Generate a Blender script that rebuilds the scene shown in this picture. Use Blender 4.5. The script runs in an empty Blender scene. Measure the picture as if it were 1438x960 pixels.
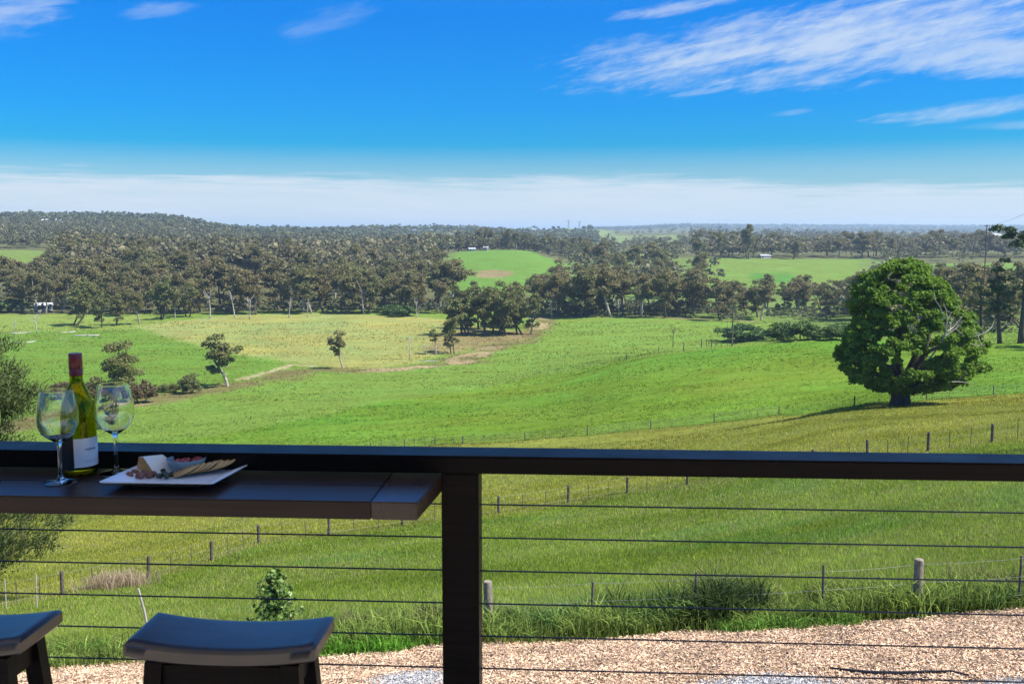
import bpy, bmesh, math, random
import numpy as np
from mathutils import Vector, Matrix
R = math.radians
scene = bpy.context.scene
COL = scene.collection

# ---------------------------------------------------------------- camera, sky, sun, exposure
F, CX, CY, TH, CZ = 1400.0, 719.0, 480.0, R(6.32), 1.57
ST, CT = math.sin(TH), math.cos(TH)
cam_d = bpy.data.cameras.new('camera'); cam = bpy.data.objects.new('camera', cam_d); COL.objects.link(cam)
cam_d.sensor_width = 36.0; cam_d.lens = 36.0*F/1438.0
cam_d.clip_start = 0.05; cam_d.clip_end = 40000
cam.location = (0, 0, CZ); cam.rotation_euler = (R(90)-TH, 0, 0)
cam_d.dof.use_dof = True; cam_d.dof.focus_distance = 60.0; cam_d.dof.aperture_fstop = 15.0
scene.camera = cam

SUN_EL = R(54); SUN_AZ = R(104)          # azimuth clockwise from +Y (view direction) towards +X (right)
vs = scene.view_settings
scene.display_settings.display_device = 'sRGB'
vs.view_transform = 'Standard'; vs.look = 'None'; vs.gamma = 1.0; vs.use_curve_mapping = False
vs.exposure = 0.95

sun_d = bpy.data.lights.new('sun', 'SUN'); sun_d.energy = 5.0; sun_d.angle = R(0.5); sun_d.color = (1.0, 0.93, 0.80)
sun = bpy.data.objects.new('sun', sun_d); COL.objects.link(sun)
sd = Vector((math.sin(SUN_AZ)*math.cos(SUN_EL), math.cos(SUN_AZ)*math.cos(SUN_EL), math.sin(SUN_EL)))
sun.rotation_euler = sd.to_track_quat('Z', 'Y').to_euler(); sun.location = (30, -10, 60)

world = bpy.data.worlds.new('World'); scene.world = world; world.use_nodes = True
wn, wl = world.node_tree.nodes, world.node_tree.links
wn.clear()

class NT:
    """small helper for node trees"""
    def __init__(s, tree): s.n, s.l = tree.nodes, tree.links
    def inp(s, sock, v):
        if hasattr(v, 'links') or isinstance(v, bpy.types.NodeSocket): s.l.new(v, sock)
        else: sock.default_value = v
    def math(s, op, a, b=0.0, c=None, clamp=False):
        m = s.n.new('ShaderNodeMath'); m.operation = op; m.use_clamp = clamp
        s.inp(m.inputs[0], a); s.inp(m.inputs[1], b)
        if c is not None: s.inp(m.inputs[2], c)
        return m.outputs[0]
    def sm(s, x, a, b):
        m = s.n.new('ShaderNodeMapRange'); m.interpolation_type = 'SMOOTHSTEP'
        s.inp(m.inputs['Value'], x); m.inputs['From Min'].default_value = a; m.inputs['From Max'].default_value = b
        return m.outputs[0]
    def lin(s, x, a, b, c=0.0, d=1.0):
        m = s.n.new('ShaderNodeMapRange'); s.inp(m.inputs['Value'], x)
        for k, v in zip(('From Min', 'From Max', 'To Min', 'To Max'), (a, b, c, d)): m.inputs[k].default_value = v
        return m.outputs[0]
    def mix(s, f, a, b, mode='MIX'):
        m = s.n.new('ShaderNodeMix'); m.data_type = 'RGBA'; m.blend_type = mode
        s.inp(m.inputs[0], f); s.inp(m.inputs[6], a); s.inp(m.inputs[7], b)
        return m.outputs[2]
    def noise(s, vec, scale, detail=4.0, rough=0.55, dist=0.0, lac=2.0):
        m = s.n.new('ShaderNodeTexNoise')
        if vec is not None: s.l.new(vec, m.inputs['Vector'])
        m.inputs['Scale'].default_value = scale; m.inputs['Detail'].default_value = detail
        m.inputs['Roughness'].default_value = rough; m.inputs['Distortion'].default_value = dist
        m.inputs['Lacunarity'].default_value = lac
        return m.outputs['Fac']
    def comb(s, x, y, z):
        m = s.n.new('ShaderNodeCombineXYZ')
        for i, v in enumerate((x, y, z)): s.inp(m.inputs[i], v)
        return m.outputs[0]
    def ramp(s, f, stops, interp='LINEAR'):
        m = s.n.new('ShaderNodeValToRGB'); m.color_ramp.interpolation = interp
        e = m.color_ramp.elements
        while len(e) < len(stops): e.new(0.5)
        for i, (p, c) in enumerate(stops): e[i].position = p; e[i].color = (*c, 1)
        s.inp(m.inputs[0], f)
        return m.outputs[0]

W = NT(world.node_tree)
sky = wn.new('ShaderNodeTexSky'); sky.sky_type = 'NISHITA'; sky.sun_disc = False
sky.sun_elevation = SUN_EL; sky.sun_rotation = SUN_AZ; sky.altitude = 200; sky.air_density = 1.0; sky.dust_density = 0.6; sky.ozone_density = 2.0
tc = wn.new('ShaderNodeTexCoord'); sp = wn.new('ShaderNodeSeparateXYZ'); wl.new(tc.outputs['Generated'], sp.inputs[0])
dx, dy, dz = sp.outputs
EL = W.math('MULTIPLY', W.math('ARCSINE', dz), 57.29578)            # degrees
AZ = W.math('MULTIPLY', W.math('ARCTAN2', dx, dy), 57.29578)
# colour grade of the clear sky by height above the horizon (deeper blue up high)
tint = W.ramp(W.lin(EL, 0, 30), [(0.0, (0.26, 0.38, 0.44)), (0.11, (0.12, 0.31, 0.44)), (0.16, (0.012, 0.27, 0.465)), (0.23, (0.006, 0.256, 0.525)), (0.40, (0.003, 0.252, 0.583)), (0.62, (0.10, 0.42, 0.85)), (1.0, (0.7, 0.85, 1.05))])
skyc = W.mix(1.0, sky.outputs[0], tint, 'MULTIPLY')
nwarp = W.noise(W.comb(W.math('MULTIPLY', AZ, 0.5), W.math('MULTIPLY', EL, 1.2), 0.0), 0.35, 3)
# wispy texture stretched along the cirrus direction
def wisp(rot, sx, sy, seed, scale=1.0, det=7):
    c, s_ = math.cos(R(rot)), math.sin(R(rot))
    a = W.math('ADD', W.math('MULTIPLY', AZ, c), W.math('MULTIPLY', EL, s_))
    b = W.math('SUBTRACT', W.math('MULTIPLY', EL, c), W.math('MULTIPLY', AZ, s_))
    return W.noise(W.comb(W.math('MULTIPLY', a, sx), W.math('MULTIPLY', b, sy), seed), scale, det, 0.6, 0.35)
def px2ang(px, py):
    u, v = (px-CX)/F, (py-CY)/F
    x, y, z = u, CT-v*ST, -ST-v*CT
    return math.degrees(math.atan2(x, y)), math.degrees(math.asin(z/math.sqrt(x*x+y*y+z*z)))
def streak(p0, p1, w, soft=1.0):
    """soft ellipse from pixel p0 to p1 with half width w (pixels)"""
    a0, e0 = px2ang(*p0); a1, e1 = px2ang(*p1)
    ca, ce = (a0+a1)/2, (e0+e1)/2
    L = math.hypot(a1-a0, e1-e0)/2; an = math.atan2(e1-e0, a1-a0); ww = w/F*57.3
    c, s_ = math.cos(an), math.sin(an)
    ra, re = W.math('SUBTRACT', AZ, ca), W.math('SUBTRACT', EL, ce)
    al = W.math('DIVIDE', W.math('ADD', W.math('MULTIPLY', ra, c), W.math('MULTIPLY', re, s_)), L)
    ac = W.math('DIVIDE', W.math('SUBTRACT', W.math('MULTIPLY', re, c), W.math('MULTIPLY', ra, s_)), ww)
    d = W.math('ADD', W.math('POWER', W.math('ABSOLUTE', al), 2.0), W.math('POWER', W.math('ABSOLUTE', ac), 2.0))
    return W.math('SUBTRACT', 1.0, d)
w1 = wisp(10, 0.24, 1.7, 3.1)
w2 = wisp(6, 0.16, 0.8, 9.7, 1.0, 5)
w3 = wisp(25, 0.9, 2.6, 21.3, 1.0, 6)
wis = W.math('ADD', W.math('MULTIPLY', w1, 0.5), W.math('ADD', W.math('MULTIPLY', w2, 0.3), W.math('MULTIPLY', w3, 0.2)))
def cloud(mask, wisp_, amt, lo=0.0, hi=0.55, k=2.6):
    v = W.math('ADD', W.math('MULTIPLY', W.math('MAXIMUM', mask, -1.0), 0.62), W.math('MULTIPLY', W.math('SUBTRACT', wisp_, 0.5), k))
    return W.math('MULTIPLY', W.sm(v, lo, hi), amt)
parts = [cloud(streak((750, 100), (1640, -10), 60), wis, 0.74, 0.0, 0.85, 2.5), cloud(streak((1140, 82), (1640, 66), 34), wis, 0.62, 0.05, 0.75, 2.2),
         cloud(streak((850, 26), (1060, -6), 11), wis, 0.5, 0.0, 0.9, 3.0), cloud(streak((1190, 174), (1520, 134), 13), wis, 0.46, 0.0, 0.85, 2.8),
         cloud(streak((1075, 163), (1152, 153), 5), wis, 0.32, 0.0, 0.9, 2.4), cloud(streak((-220, 30), (150, 0), 34), wis, 0.5, 0.0, 0.9),
         cloud(streak((150, 22), (280, 8), 12), wis, 0.28, 0.0, 0.9), cloud(streak((380, 55), (540, 5), 20), wis, 0.16, 0.0, 0.9),
         cloud(streak((1340, 180), (1520, 170), 7), wis, 0.26, 0.0, 0.9, 2.6)]
cl = parts[0]
for p in parts[1:]: cl = W.math('MAXIMUM', cl, p)
# pale band of layered cloud low over the horizon (top edge uneven, lower on the right)
bn = W.noise(W.comb(W.math('MULTIPLY', AZ, 0.10), W.math('MULTIPLY', EL, 1.1), 4.0), 1.0, 5, 0.6, 0.3)
top = W.math('ADD', W.lin(W.sm(AZ, 8.0, 20.0), 0, 1, 3.08, 2.5), W.math('MULTIPLY', W.math('SUBTRACT', bn, 0.5), 1.5))
fs = W.noise(W.comb(W.math('MULTIPLY', AZ, 0.22), W.math('MULTIPLY', EL, 4.5), 8.0), 1.0, 6, 0.65, 0.4)
edge = W.sm(W.math('ADD', W.math('SUBTRACT', top, EL), W.math('MULTIPLY', W.math('SUBTRACT', fs, 0.5), 1.3)), -0.55, 0.75)
band = W.math('MULTIPLY', edge, W.math('ADD', 0.42, W.math('ADD', W.math('MULTIPLY', bn, 0.45), W.math('MULTIPLY', fs, 0.42))), clamp=True)
band2 = W.math('MULTIPLY', W.sm(W.math('ADD', W.math('SUBTRACT', 4.3, EL), W.math('MULTIPLY', fs, 0.9)), -0.3, 1.9), 0.16)
cl = W.math('MAXIMUM', cl, W.math('MAXIMUM', band, band2))
cl = W.math('MULTIPLY', cl, W.math('GREATER_THAN', dz, -0.02))
skyc = W.mix(cl, skyc, (2.5, 2.82, 3.15, 1))
bg = wn.new('ShaderNodeBackground'); bg.inputs['Strength'].default_value = 0.15
wl.new(skyc, bg.inputs['Color']); wo = wn.new('ShaderNodeOutputWorld'); wl.new(bg.outputs[0], wo.inputs['Surface'])

scene.render.engine = 'CYCLES'
cy = scene.cycles
cy.max_bounces = 12; cy.diffuse_bounces = 3; cy.glossy_bounces = 4; cy.transmission_bounces = 12; cy.volume_bounces = 0
cy.transparent_max_bounces = 8; cy.caustics_reflective = False; cy.caustics_refractive = False
cy.use_denoising = True; cy.sample_clamp_indirect = 6.0

# ---------------------------------------------------------------- helpers
def tag(o, label=None, cat=None, group=None, kind=None):
    if label: o['label'] = label
    if cat: o['category'] = cat
    if group: o['group'] = group
    if kind: o['kind'] = kind
    return o
def slope(row):
    v = (row-CY)/F
    return (ST+v*CT)/(CT-v*ST)
def P(px, row, Y):
    u, v = (px-CX)/F, (row-CY)/F; y = CT-v*ST
    return Vector((u*Y/y, Y, CZ-Y*slope(row)))
def on_plane(px, row, drop):
    return P(px, row, drop/slope(row))

def mesh_np(name, V, faces, mats=None, col=None, midx=None, smooth=False):
    """faces: list of int arrays (n,3) / (n,4)"""
    me = bpy.data.meshes.new(name)
    V = np.asarray(V, np.float32)
    faces = [np.asarray(f, np.int32) for f in faces if len(f)]
    nl = sum(f.size for f in faces); nf = sum(len(f) for f in faces)
    me.vertices.add(len(V)); me.vertices.foreach_set('co', V.ravel())
    me.loops.add(nl); me.loops.foreach_set('vertex_index', np.concatenate([f.ravel() for f in faces]))
    tot = np.concatenate([np.full(len(f), f.shape[1], np.int32) for f in faces])
    st = np.concatenate([[0], np.cumsum(tot)[:-1]]).astype(np.int32)
    me.polygons.add(nf); me.polygons.foreach_set('loop_start', st); me.polygons.foreach_set('loop_total', tot)
    if midx is not None: me.polygons.foreach_set('material_index', np.asarray(midx, np.int32))
    me.polygons.foreach_set('use_smooth', np.full(nf, bool(smooth)))
    if col is not None:
        a = me.color_attributes.new('Col', 'FLOAT_COLOR', 'POINT')
        c = np.ones((len(V), 4), np.float32); c[:, :3] = col
        a.data.foreach_set('color', c.ravel())
    for m in (mats or []): me.materials.append(m)
    me.update(calc_edges=True); me.validate()
    return me
def link(name, me, parent=None, loc=None, rot=None, scale=None):
    o = bpy.data.objects.new(name, me); COL.objects.link(o)
    if parent is not None: o.parent = parent
    if loc is not None: o.location = loc
    if rot is not None: o.rotation_euler = rot
    if scale is not None: o.scale = scale
    return o
def empty(name, loc=(0, 0, 0), rz=0.0):
    o = bpy.data.objects.new(name, None); COL.objects.link(o); o.location = loc; o.rotation_euler = (0, 0, rz)
    o.empty_display_size = 0.3
    return o

class MB:
    """collects shapes for one mesh"""
    def __init__(s): s.v = []; s.q = []; s.t = []; s.n = 0
    def add(s, V, q=(), t=()):
        V = np.asarray(V, float)
        for f in q: s.q.append([i+s.n for i in f])
        for f in t: s.t.append([i+s.n for i in f])
        s.v.append(V); s.n += len(V)
    def box(s, c, size, M=None, bev=0.0):
        bm = bmesh.new(); bmesh.ops.create_cube(bm, size=1.0)
        for v in bm.verts: v.co = Vector((v.co.x*size[0], v.co.y*size[1], v.co.z*size[2]))
        if bev: bmesh.ops.bevel(bm, geom=bm.edges[:], offset=bev, segments=2, affect='EDGES')
        for v in bm.verts:
            p = (M @ v.co) if M is not None else v.co
            v.co = p+Vector(c)
        s.bm(bm)
    def bm(s, bm):
        bm.verts.ensure_lookup_table(); bm.verts.index_update()
        q, t = [], []
        big = [f for f in bm.faces if len(f.verts) > 4]
        if big: bmesh.ops.triangulate(bm, faces=big)
        bm.verts.index_update()
        for f in bm.faces:
            i = [v.index for v in f.verts]; (q if len(i) == 4 else t).append(i)
        s.add([v.co[:] for v in bm.verts], q, t); bm.free()
    def tube(s, pts, rads, seg=6, cap=True):
        pts = [Vector(p) for p in pts]; n = len(pts); V = []; q = []; t = []
        up = Vector((0, 0, 1))
        d0 = (pts[1]-pts[0]).normalized()
        a = d0.cross(up) if abs(d0.z) < 0.95 else d0.cross(Vector((1, 0, 0)))
        a.normalize()
        for i, p in enumerate(pts):
            d = (pts[min(i+1, n-1)]-pts[max(i-1, 0)]).normalized()
            a = (a-d*a.dot(d)); a.normalize(); b = d.cross(a)
            r = rads[i] if hasattr(rads, '__len__') else rads
            for k in range(seg):
                an = 2*math.pi*k/seg
                V.append((p+a*math.cos(an)*r+b*math.sin(an)*r)[:])
        for i in range(n-1):
            for k in range(seg):
                k2 = (k+1) % seg
                q.append([i*seg+k, i*seg+k2, (i+1)*seg+k2, (i+1)*seg+k])
        if cap:
            V.append(pts[0][:]); V.append(pts[-1][:]); c0 = n*seg; c1 = c0+1
            for k in range(seg):
                k2 = (k+1) % seg
                t.append([c0, k2, k]); t.append([c1, (n-1)*seg+k, (n-1)*seg+k2])
        s.add(V, q, t)
    def lathe(s, prof, seg=32, c=(0, 0, 0), closed=False):
        V = []; q = []
        n = len(prof)
        for r, z in prof:
            for k in range(seg):
                an = 2*math.pi*k/seg
                V.append((c[0]+r*math.cos(an), c[1]+r*math.sin(an), c[2]+z))
        for i in range(n if closed else n-1):
            j = (i+1) % n
            for k in range(seg):
                k2 = (k+1) % seg
                q.append([i*seg+k, i*seg+k2, j*seg+k2, j*seg+k])
        s.add(V, q)
    def build(s, name, mat, parent=None, smooth=False, loc=None):
        V = np.concatenate(s.v)
        fs = []
        if s.q: fs.append(np.array(s.q))
        if s.t: fs.append(np.array(s.t))
        me = mesh_np(name, V, fs, [mat], smooth=smooth)
        if smooth:
            bm = bmesh.new(); bm.from_mesh(me); bmesh.ops.remove_doubles(bm, verts=bm.verts, dist=1e-5); bm.to_mesh(me); bm.free()
            try: me.set_sharp_from_angle(angle=R(40))
            except Exception: pass
        return link(name, me, parent, loc)

# ---------------------------------------------------------------- numpy value noise
def _hash(ix, iy, seed):
    h = (ix.astype(np.int64)*374761393 + iy.astype(np.int64)*668265263 + seed*1274126177) & 0xffffffff
    h = ((h ^ (h >> 13))*1274126177) & 0xffffffff
    return ((h ^ (h >> 16)) & 0xffff)/65535.0
def vnoise(x, y, seed=0):
    ix, iy = np.floor(x), np.floor(y); fx, fy = x-ix, y-iy
    fx = fx*fx*(3-2*fx); fy = fy*fy*(3-2*fy)
    a, b = _hash(ix, iy, seed), _hash(ix+1, iy, seed); c, d = _hash(ix, iy+1, seed), _hash(ix+1, iy+1, seed)
    return (a*(1-fx)+b*fx)*(1-fy)+(c*(1-fx)+d*fx)*fy
def fbm(x, y, seed=0, oct=4):
    r = 0; a = 0.5; s = 0
    for k in range(oct):
        r = r+a*vnoise(x*2**k+7.3*k, y*2**k-3.1*k, seed+k); s += a; a *= 0.55
    return r/s

# ---------------------------------------------------------------- terrain
def r_(row): return ('r', row)
COLS = {
 -500: [(2,-5.8),(8,-5.8),(11,-6.1),(15.5,r_(975)),(37,-15.5),(60,-22),(125,-33),(170,-37.5),(200,-38.3),(460,-38),(560,-34),(900,-17),(1200,0),(1500,14),(1800,30),(2400,34),(3500,5),(12500,0)],
 0: [(2,-5.6),(8,-5.7),(11,-6.0),(15.5,r_(945)),(37,r_(842)),(50,r_(792)),(75,-23.5),(125,-31.5),(160,-35.5),(195,-38),(460,-38),(560,-34),(700,-21),(900,-16),(1200,-3),(1500,12),(1800,25),(2400,20),(3500,5),(12500,0)],
 240: [(2,-5.5),(8,-5.6),(11,-5.9),(15.5,r_(929)),(43,r_(802)),(75,-22),(125,-30.5),(170,-34.5),(215,-37.6),(240,-38),(460,-38),(560,-33),(650,-26),(900,-22),(1200,-14),(1500,5),(1800,20),(2400,15),(3500,0),(12500,0)],
 360: [(2,-5.5),(8,-5.6),(11,-5.8),(15.5,r_(922)),(47,r_(768)),(75,-21),(125,-30),(190,-35),(240,-37.7),(270,-38),(460,-38),(560,-33),(650,-26),(900,-24),(1200,-18),(1500,-11),(1800,-12),(2400,-2),(3500,-5),(12500,0)],
 480: [(2,-5.4),(8,-5.5),(11,-5.7),(15.5,r_(917)),(50,r_(748)),(75,-20),(125,r_(639)),(190,-34.2),(250,-37.6),(290,-38),(460,-38),(560,-34),(650,-30),(900,-26),(1500,-16),(2400,-4),(3500,-4),(12500,0)],
 600: [(2,-5.4),(8,-5.5),(11,-5.7),(15.5,r_(911)),(52,r_(733)),(80,-20.5),(125,r_(628)),(190,-33.5),(250,-37),(310,-38),(460,-38),(560,-36),(650,-34),(750,-29),(900,-21),(1200,-26),(1800,-17),(2400,1),(3500,-4),(12500,0)],
 720: [(2,-5.4),(8,-5.4),(11,-5.6),(15.5,r_(903)),(54,r_(718)),(90,-21.5),(125,r_(619)),(190,r_(560)),(250,r_(529)),(330,-38),(460,-38),(560,-38),(650,-34),(800,-25),(950,-18),(1200,-26),(1800,-18),(2400,-8),(3000,-2),(3500,-8),(12500,10)],
 800: [(2,-5.3),(8,-5.4),(11,-5.6),(15.5,r_(898)),(55,r_(707)),(90,-21),(125,r_(612)),(200,r_(543)),(260,r_(512)),(350,-38),(460,-38),(560,-38),(650,-36),(900,-28),(1200,-28),(2400,-12),(3000,13),(3500,4),(12500,10)],
 870: [(2,-5.3),(8,-5.4),(11,-5.5),(15.5,r_(893)),(55,r_(698)),(90,-20.3),(125,r_(606)),(190,r_(530)),(240,r_(505)),(290,-35.5),(350,-38),(460,-38),(560,-38),(650,-36),(900,-28),(1200,-28),(2400,-12),(3000,-4),(3500,-6),(9000,20),(12500,15)],
 960: [(2,-5.2),(8,-5.3),(11,-5.5),(15.5,r_(888)),(54,r_(686)),(90,-19.6),(125,r_(597)),(180,r_(527)),(228,r_(492)),(262,-31.8),(310,-37.4),(400,-38),(460,-38),(560,-38),(650,-36),(780,-28),(900,-24),(1200,-27),(2400,-9),(3500,-9),(9000,46),(12500,15)],
 1080: [(2,-5.2),(8,-5.3),(11,-5.4),(15.5,r_(880)),(52,r_(666)),(95,-18.8),(125,r_(583)),(180,r_(515)),(225,r_(480)),(260,-28.5),(310,-36),(400,-38),(560,-38),(650,-34),(780,-27),(900,-24),(1200,-26),(2400,-12),(5000,-10),(9000,46),(12500,15)],
 1200: [(2,-5.2),(8,-5.2),(11,-5.4),(15.5,r_(873)),(51,r_(645)),(90,-16.6),(108,r_(573)),(124,r_(565)),(180,r_(509)),(220,r_(474)),(255,-26),(330,-34),(400,-36),(560,-36),(650,-34),(780,-27),(900,-25),(1200,-26),(2400,-14),(5000,-10),(9000,42),(12500,20)],
 1438: [(2,-5.1),(8,-5.1),(11,-5.2),(15.5,r_(859)),(46,r_(620)),(88,-15.3),(118,r_(551)),(160,r_(514)),(205,r_(480)),(240,-25),(330,-31),(560,-32),(650,-31),(900,-25),(1200,-26),(2400,-14),(5000,-10),(9000,38),(12500,20)],
 1950: [(2,-4.9),(8,-4.9),(11,-5.0),(15.5,-5.6),(46,-8.5),(118,-16.5),(205,-20.5),(330,-28),(900,-23),(2400,-14),(5000,-10),(9000,46),(12500,20)],
}
def pchip(x, y, xq):
    x, y = np.array(x, float), np.array(y, float); h = np.diff(x); d = np.diff(y)/h
    m = np.zeros(len(x)); m[0], m[-1] = d[0], d[-1]
    for i in range(1, len(x)-1):
        if d[i-1]*d[i] > 0:
            w1, w2 = 2*h[i]+h[i-1], h[i]+2*h[i-1]; m[i] = (w1+w2)/(w1/d[i-1]+w2/d[i])
    k = np.clip(np.searchsorted(x, xq)-1, 0, len(x)-2); t = (xq-x[k])/h[k]
    t = np.clip(t, 0, 1)
    return ((2*t**3-3*t**2+1)*y[k]+(t**3-2*t**2+t)*h[k]*m[k]+(-2*t**3+3*t**2)*y[k+1]+(t**3-t**2)*h[k]*m[k+1])
LY0, LY1, NLY, NT_ = math.log(2.0), math.log(12500.0), 1600, 700
lyq = np.linspace(LY0, LY1, NLY)
ct, cz = [], []
for px, kn in COLS.items():
    ys = [math.log(k[0]) for k in kn]; zs = [(-k[0]*slope(k[1][1]) if isinstance(k[1], tuple) else k[1]) for k in kn]
    ct.append((px-CX)/F/0.985); cz.append(pchip(ys, zs, lyq))
ct = np.array(ct); cz = np.array(cz)
T0, T1 = ct[0], ct[-1]
tq = np.linspace(T0, T1, NT_)
HG = np.stack([pchip(ct, cz[:, j], tq) for j in range(NLY)], 1)
def blur(A, k, ax):
    ker = np.hanning(2*k+3)[1:-1]; ker /= ker.sum()
    pad = [(0, 0), (0, 0)]; pad[ax] = (k, k)
    B = np.pad(A, pad, mode='edge'); return np.apply_along_axis(lambda r: np.convolve(r, ker, 'valid'), ax, B)
HG = blur(blur(HG, 14, 0), 9, 1)
def terr_ay(t, Y):
    t = np.clip(t, T0+1e-6, T1-1e-6); ly = np.clip(np.log(np.maximum(Y, 2.0)), LY0, LY1-1e-6)
    a = (t-T0)/(T1-T0)*(NT_-1); b = (ly-LY0)/(LY1-LY0)*(NLY-1)
    i, j = a.astype(int), b.astype(int); i = np.minimum(i, NT_-2); j = np.minimum(j, NLY-2); fa, fb = a-i, b-j
    return (HG[i, j]*(1-fa)+HG[i+1, j]*fa)*(1-fb)+(HG[i, j+1]*(1-fa)+HG[i+1, j+1]*fa)*fb
def terrain(x, y):
    x, y = np.asarray(x, float), np.asarray(y, float)
    r = np.hypot(x, y); az = np.arctan2(x, y)
    azc = np.clip(az, math.atan(T0), math.atan(T1))
    z = terr_ay(np.tan(azc), np.maximum(r*np.cos(azc), 2.0))
    und = (fbm(x/14, y/14, 3, 3)-0.5)*np.clip((r-13)/40, 0, 1)*0.9 + (fbm(x/3, y/3, 11, 2)-0.5)*np.clip((r-9)/10, 0, 1)*0.16
    und += (fbm(x/160, y/160, 5, 4)-0.5)*np.clip((r-600)/900, 0, 1)*16
    return CZ+z+und
def tz(x, y): return float(terrain(np.array([x]), np.array([y]))[0])
YM = np.exp(np.linspace(math.log(9.0), math.log(11000), 5200))
def ground(px, row, ymin=9.0):
    """first place where the ray through this pixel meets the terrain"""
    u, v = (px-CX)/F, (row-CY)/F; yy = CT-v*ST
    x = u/yy*YM; zr = CZ-YM*slope(row)
    d = zr-terrain(x, YM); ok = (d <= 0) & (YM >= ymin)
    if not ok.any(): k = len(YM)-1
    else: k = int(np.argmax(ok))
    return Vector((x[k], YM[k], float(terrain(x[k:k+1], YM[k:k+1])[0])))
def at(px, Y):
    x = (px-CX)/F/0.985*Y
    return Vector((x, Y, tz(x, Y)))

def poly_sd(x, y, pts):
    """signed distance (positive inside) to a world polygon"""
    d = np.full(x.shape, 1e18); ins = np.zeros(x.shape, bool)
    n = len(pts)
    for i in range(n):
        ax, ay = pts[i]; bx, by = pts[(i+1) % n]
        ex, ey = bx-ax, by-ay; L = ex*ex+ey*ey+1e-12
        t = np.clip(((x-ax)*ex+(y-ay)*ey)/L, 0, 1)
        d = np.minimum(d, (x-ax-t*ex)**2+(y-ay-t*ey)**2)
        c = ((ay > y) != (by > y)) & (x < (bx-ax)*(y-ay)/(by-ay+1e-12)+ax)
        ins ^= c
    return np.sqrt(d)*np.where(ins, 1, -1)
def line_d(x, y, pts):
    d = np.full(x.shape, 1e18)
    for i in range(len(pts)-1):
        ax, ay = pts[i]; bx, by = pts[i+1]; ex, ey = bx-ax, by-ay; L = ex*ex+ey*ey+1e-12
        t = np.clip(((x-ax)*ex+(y-ay)*ey)/L, 0, 1)
        d = np.minimum(d, (x-ax-t*ex)**2+(y-ay-t*ey)**2)
    return np.sqrt(d)
def wp(pts): return [tuple(ground(px, rw)[:2]) for px, rw in pts]

FC = [(-300, 712), (0, 680), (240, 657), (480, 637), (610, 624), (737, 618), (825, 611), (914, 602), (1003, 593), (1094, 582), (1200, 571), (1301, 562), (1395, 554), (1600, 540)]
FB = [(-300, 905), (-60, 860), (88, 836), (209, 809), (297, 785), (363, 763), (462, 750), (600, 731), (718, 719), (798, 706), (881, 692), (965, 681), (1090, 664), (1218, 647), (1303, 634), (1393, 622), (1500, 610), (1700, 592)]
WFC, WFB = wp(FC), wp(FB)
MULCH_EDGE = [(-260, 975), (0, 947), (100, 937), (250, 928), (440, 922), (480, 917), (600, 905), (720, 904), (850, 897), (960, 886), (1060, 885), (1180, 874), (1290, 868), (1350, 858), (1438, 855), (1700, 835)]
W_mul = wp(MULCH_EDGE)+[(40, 5), (30, -12), (-30, -12), (-30, 6)]
W_bright = WFC + wp([(1600, 484), (1438, 482), (1190, 477), (1080, 483), (960, 495), (860, 510), (760, 526), (660, 548), (560, 560), (430, 588), (300, 612), (150, 628), (-100, 660)])
W_yellow = wp([(195, 460), (250, 450), (330, 441), (420, 440), (560, 444), (640, 450), (700, 462), (738, 468), (700, 479), (640, 493), (590, 509), (540, 515), (470, 517), (430, 512), (380, 503), (330, 496), (270, 482)])
W_leftg = wp([(-300, 476), (60, 466), (190, 464), (270, 484), (340, 500), (415, 515), (300, 545), (200, 568), (60, 592), (-300, 640)])
W_leftp = wp([(-300, 440), (200, 441), (240, 452), (185, 462), (60, 465), (-300, 474)])
W_creek = wp([(-300, 640), (-40, 608), (60, 591), (200, 567), (300, 546), (400, 527), (450, 519), (560, 519), (640, 509), (700, 486), (745, 470), (760, 452), (760, 446)])
W_track = wp([(340, 533), (385, 520), (410, 512), (440, 514)])
W_edge2 = wp([(745, 446), (880, 444), (1000, 449), (1060, 452)])
W_clump = wp([(600, 470), (660, 462), (742, 466), (745, 474), (690, 482), (640, 496), (600, 500)])
VAL = [(-470, 180), (-420, 480), (-200, 470), (0, 462), (60, 458), (250, 440), (500, 400), (500, 200), (100, 150)]
def far_patch(pts):   # pixel + distance
    return [tuple(at(px, Y)[:2]) for px, Y in pts]
PATCHES = [ (far_patch([(742, 462), (742, 640), (800, 900), (960, 900), (1200, 900), (1450, 640), (1450, 330), (1200, 330), (1060, 440)]), (.120, .175, .045)),
             (far_patch([(610, 600), (600, 760), (650, 960), (760, 980), (790, 800), (770, 600)]), (.105, .20, .035)),
            (far_patch([(960, 600), (960, 760), (1000, 880), (1190, 880), (1230, 700), (1180, 600)]), (.13, .20, .04)),
            (far_patch([(-60, 700), (-60, 900), (80, 900), (90, 700)]), (.13, .19, .045)),
            (far_patch([(1290, 620), (1290, 820), (1440, 820), (1440, 620)]), (.12, .20, .04)),
            (far_patch([(758, 2500), (752, 3300), (852, 3300), (860, 2500)]), (.15, .20, .07)),
            (far_patch([(840, 1700), (840, 2500), (960, 2500), (960, 1700)]), (.15, .19, .07)),
            (far_patch([(835, 1100), (850, 1300), (930, 1300), (900, 1100)]), (.17, .20, .06)),
            (far_patch([(580, 2000), (580, 2300), (660, 2300), (660, 2000)]), (.14, .17, .08)),
            (far_patch([(-30, 1560), (-30, 1660), (22, 1660), (26, 1560)]), (.34, .29, .16)),
            (far_patch([(120, 1250), (120, 1350), (165, 1350), (160, 1250)]), (.26, .25, .12)),
            (far_patch([(70, 1440), (72, 1530), (100, 1530), (98, 1440)]), (.24, .22, .12)),
            (far_patch([(1055, 650), (1050, 720), (1100, 720), (1100, 650)]), (.08, .19, .035)) ]
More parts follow.
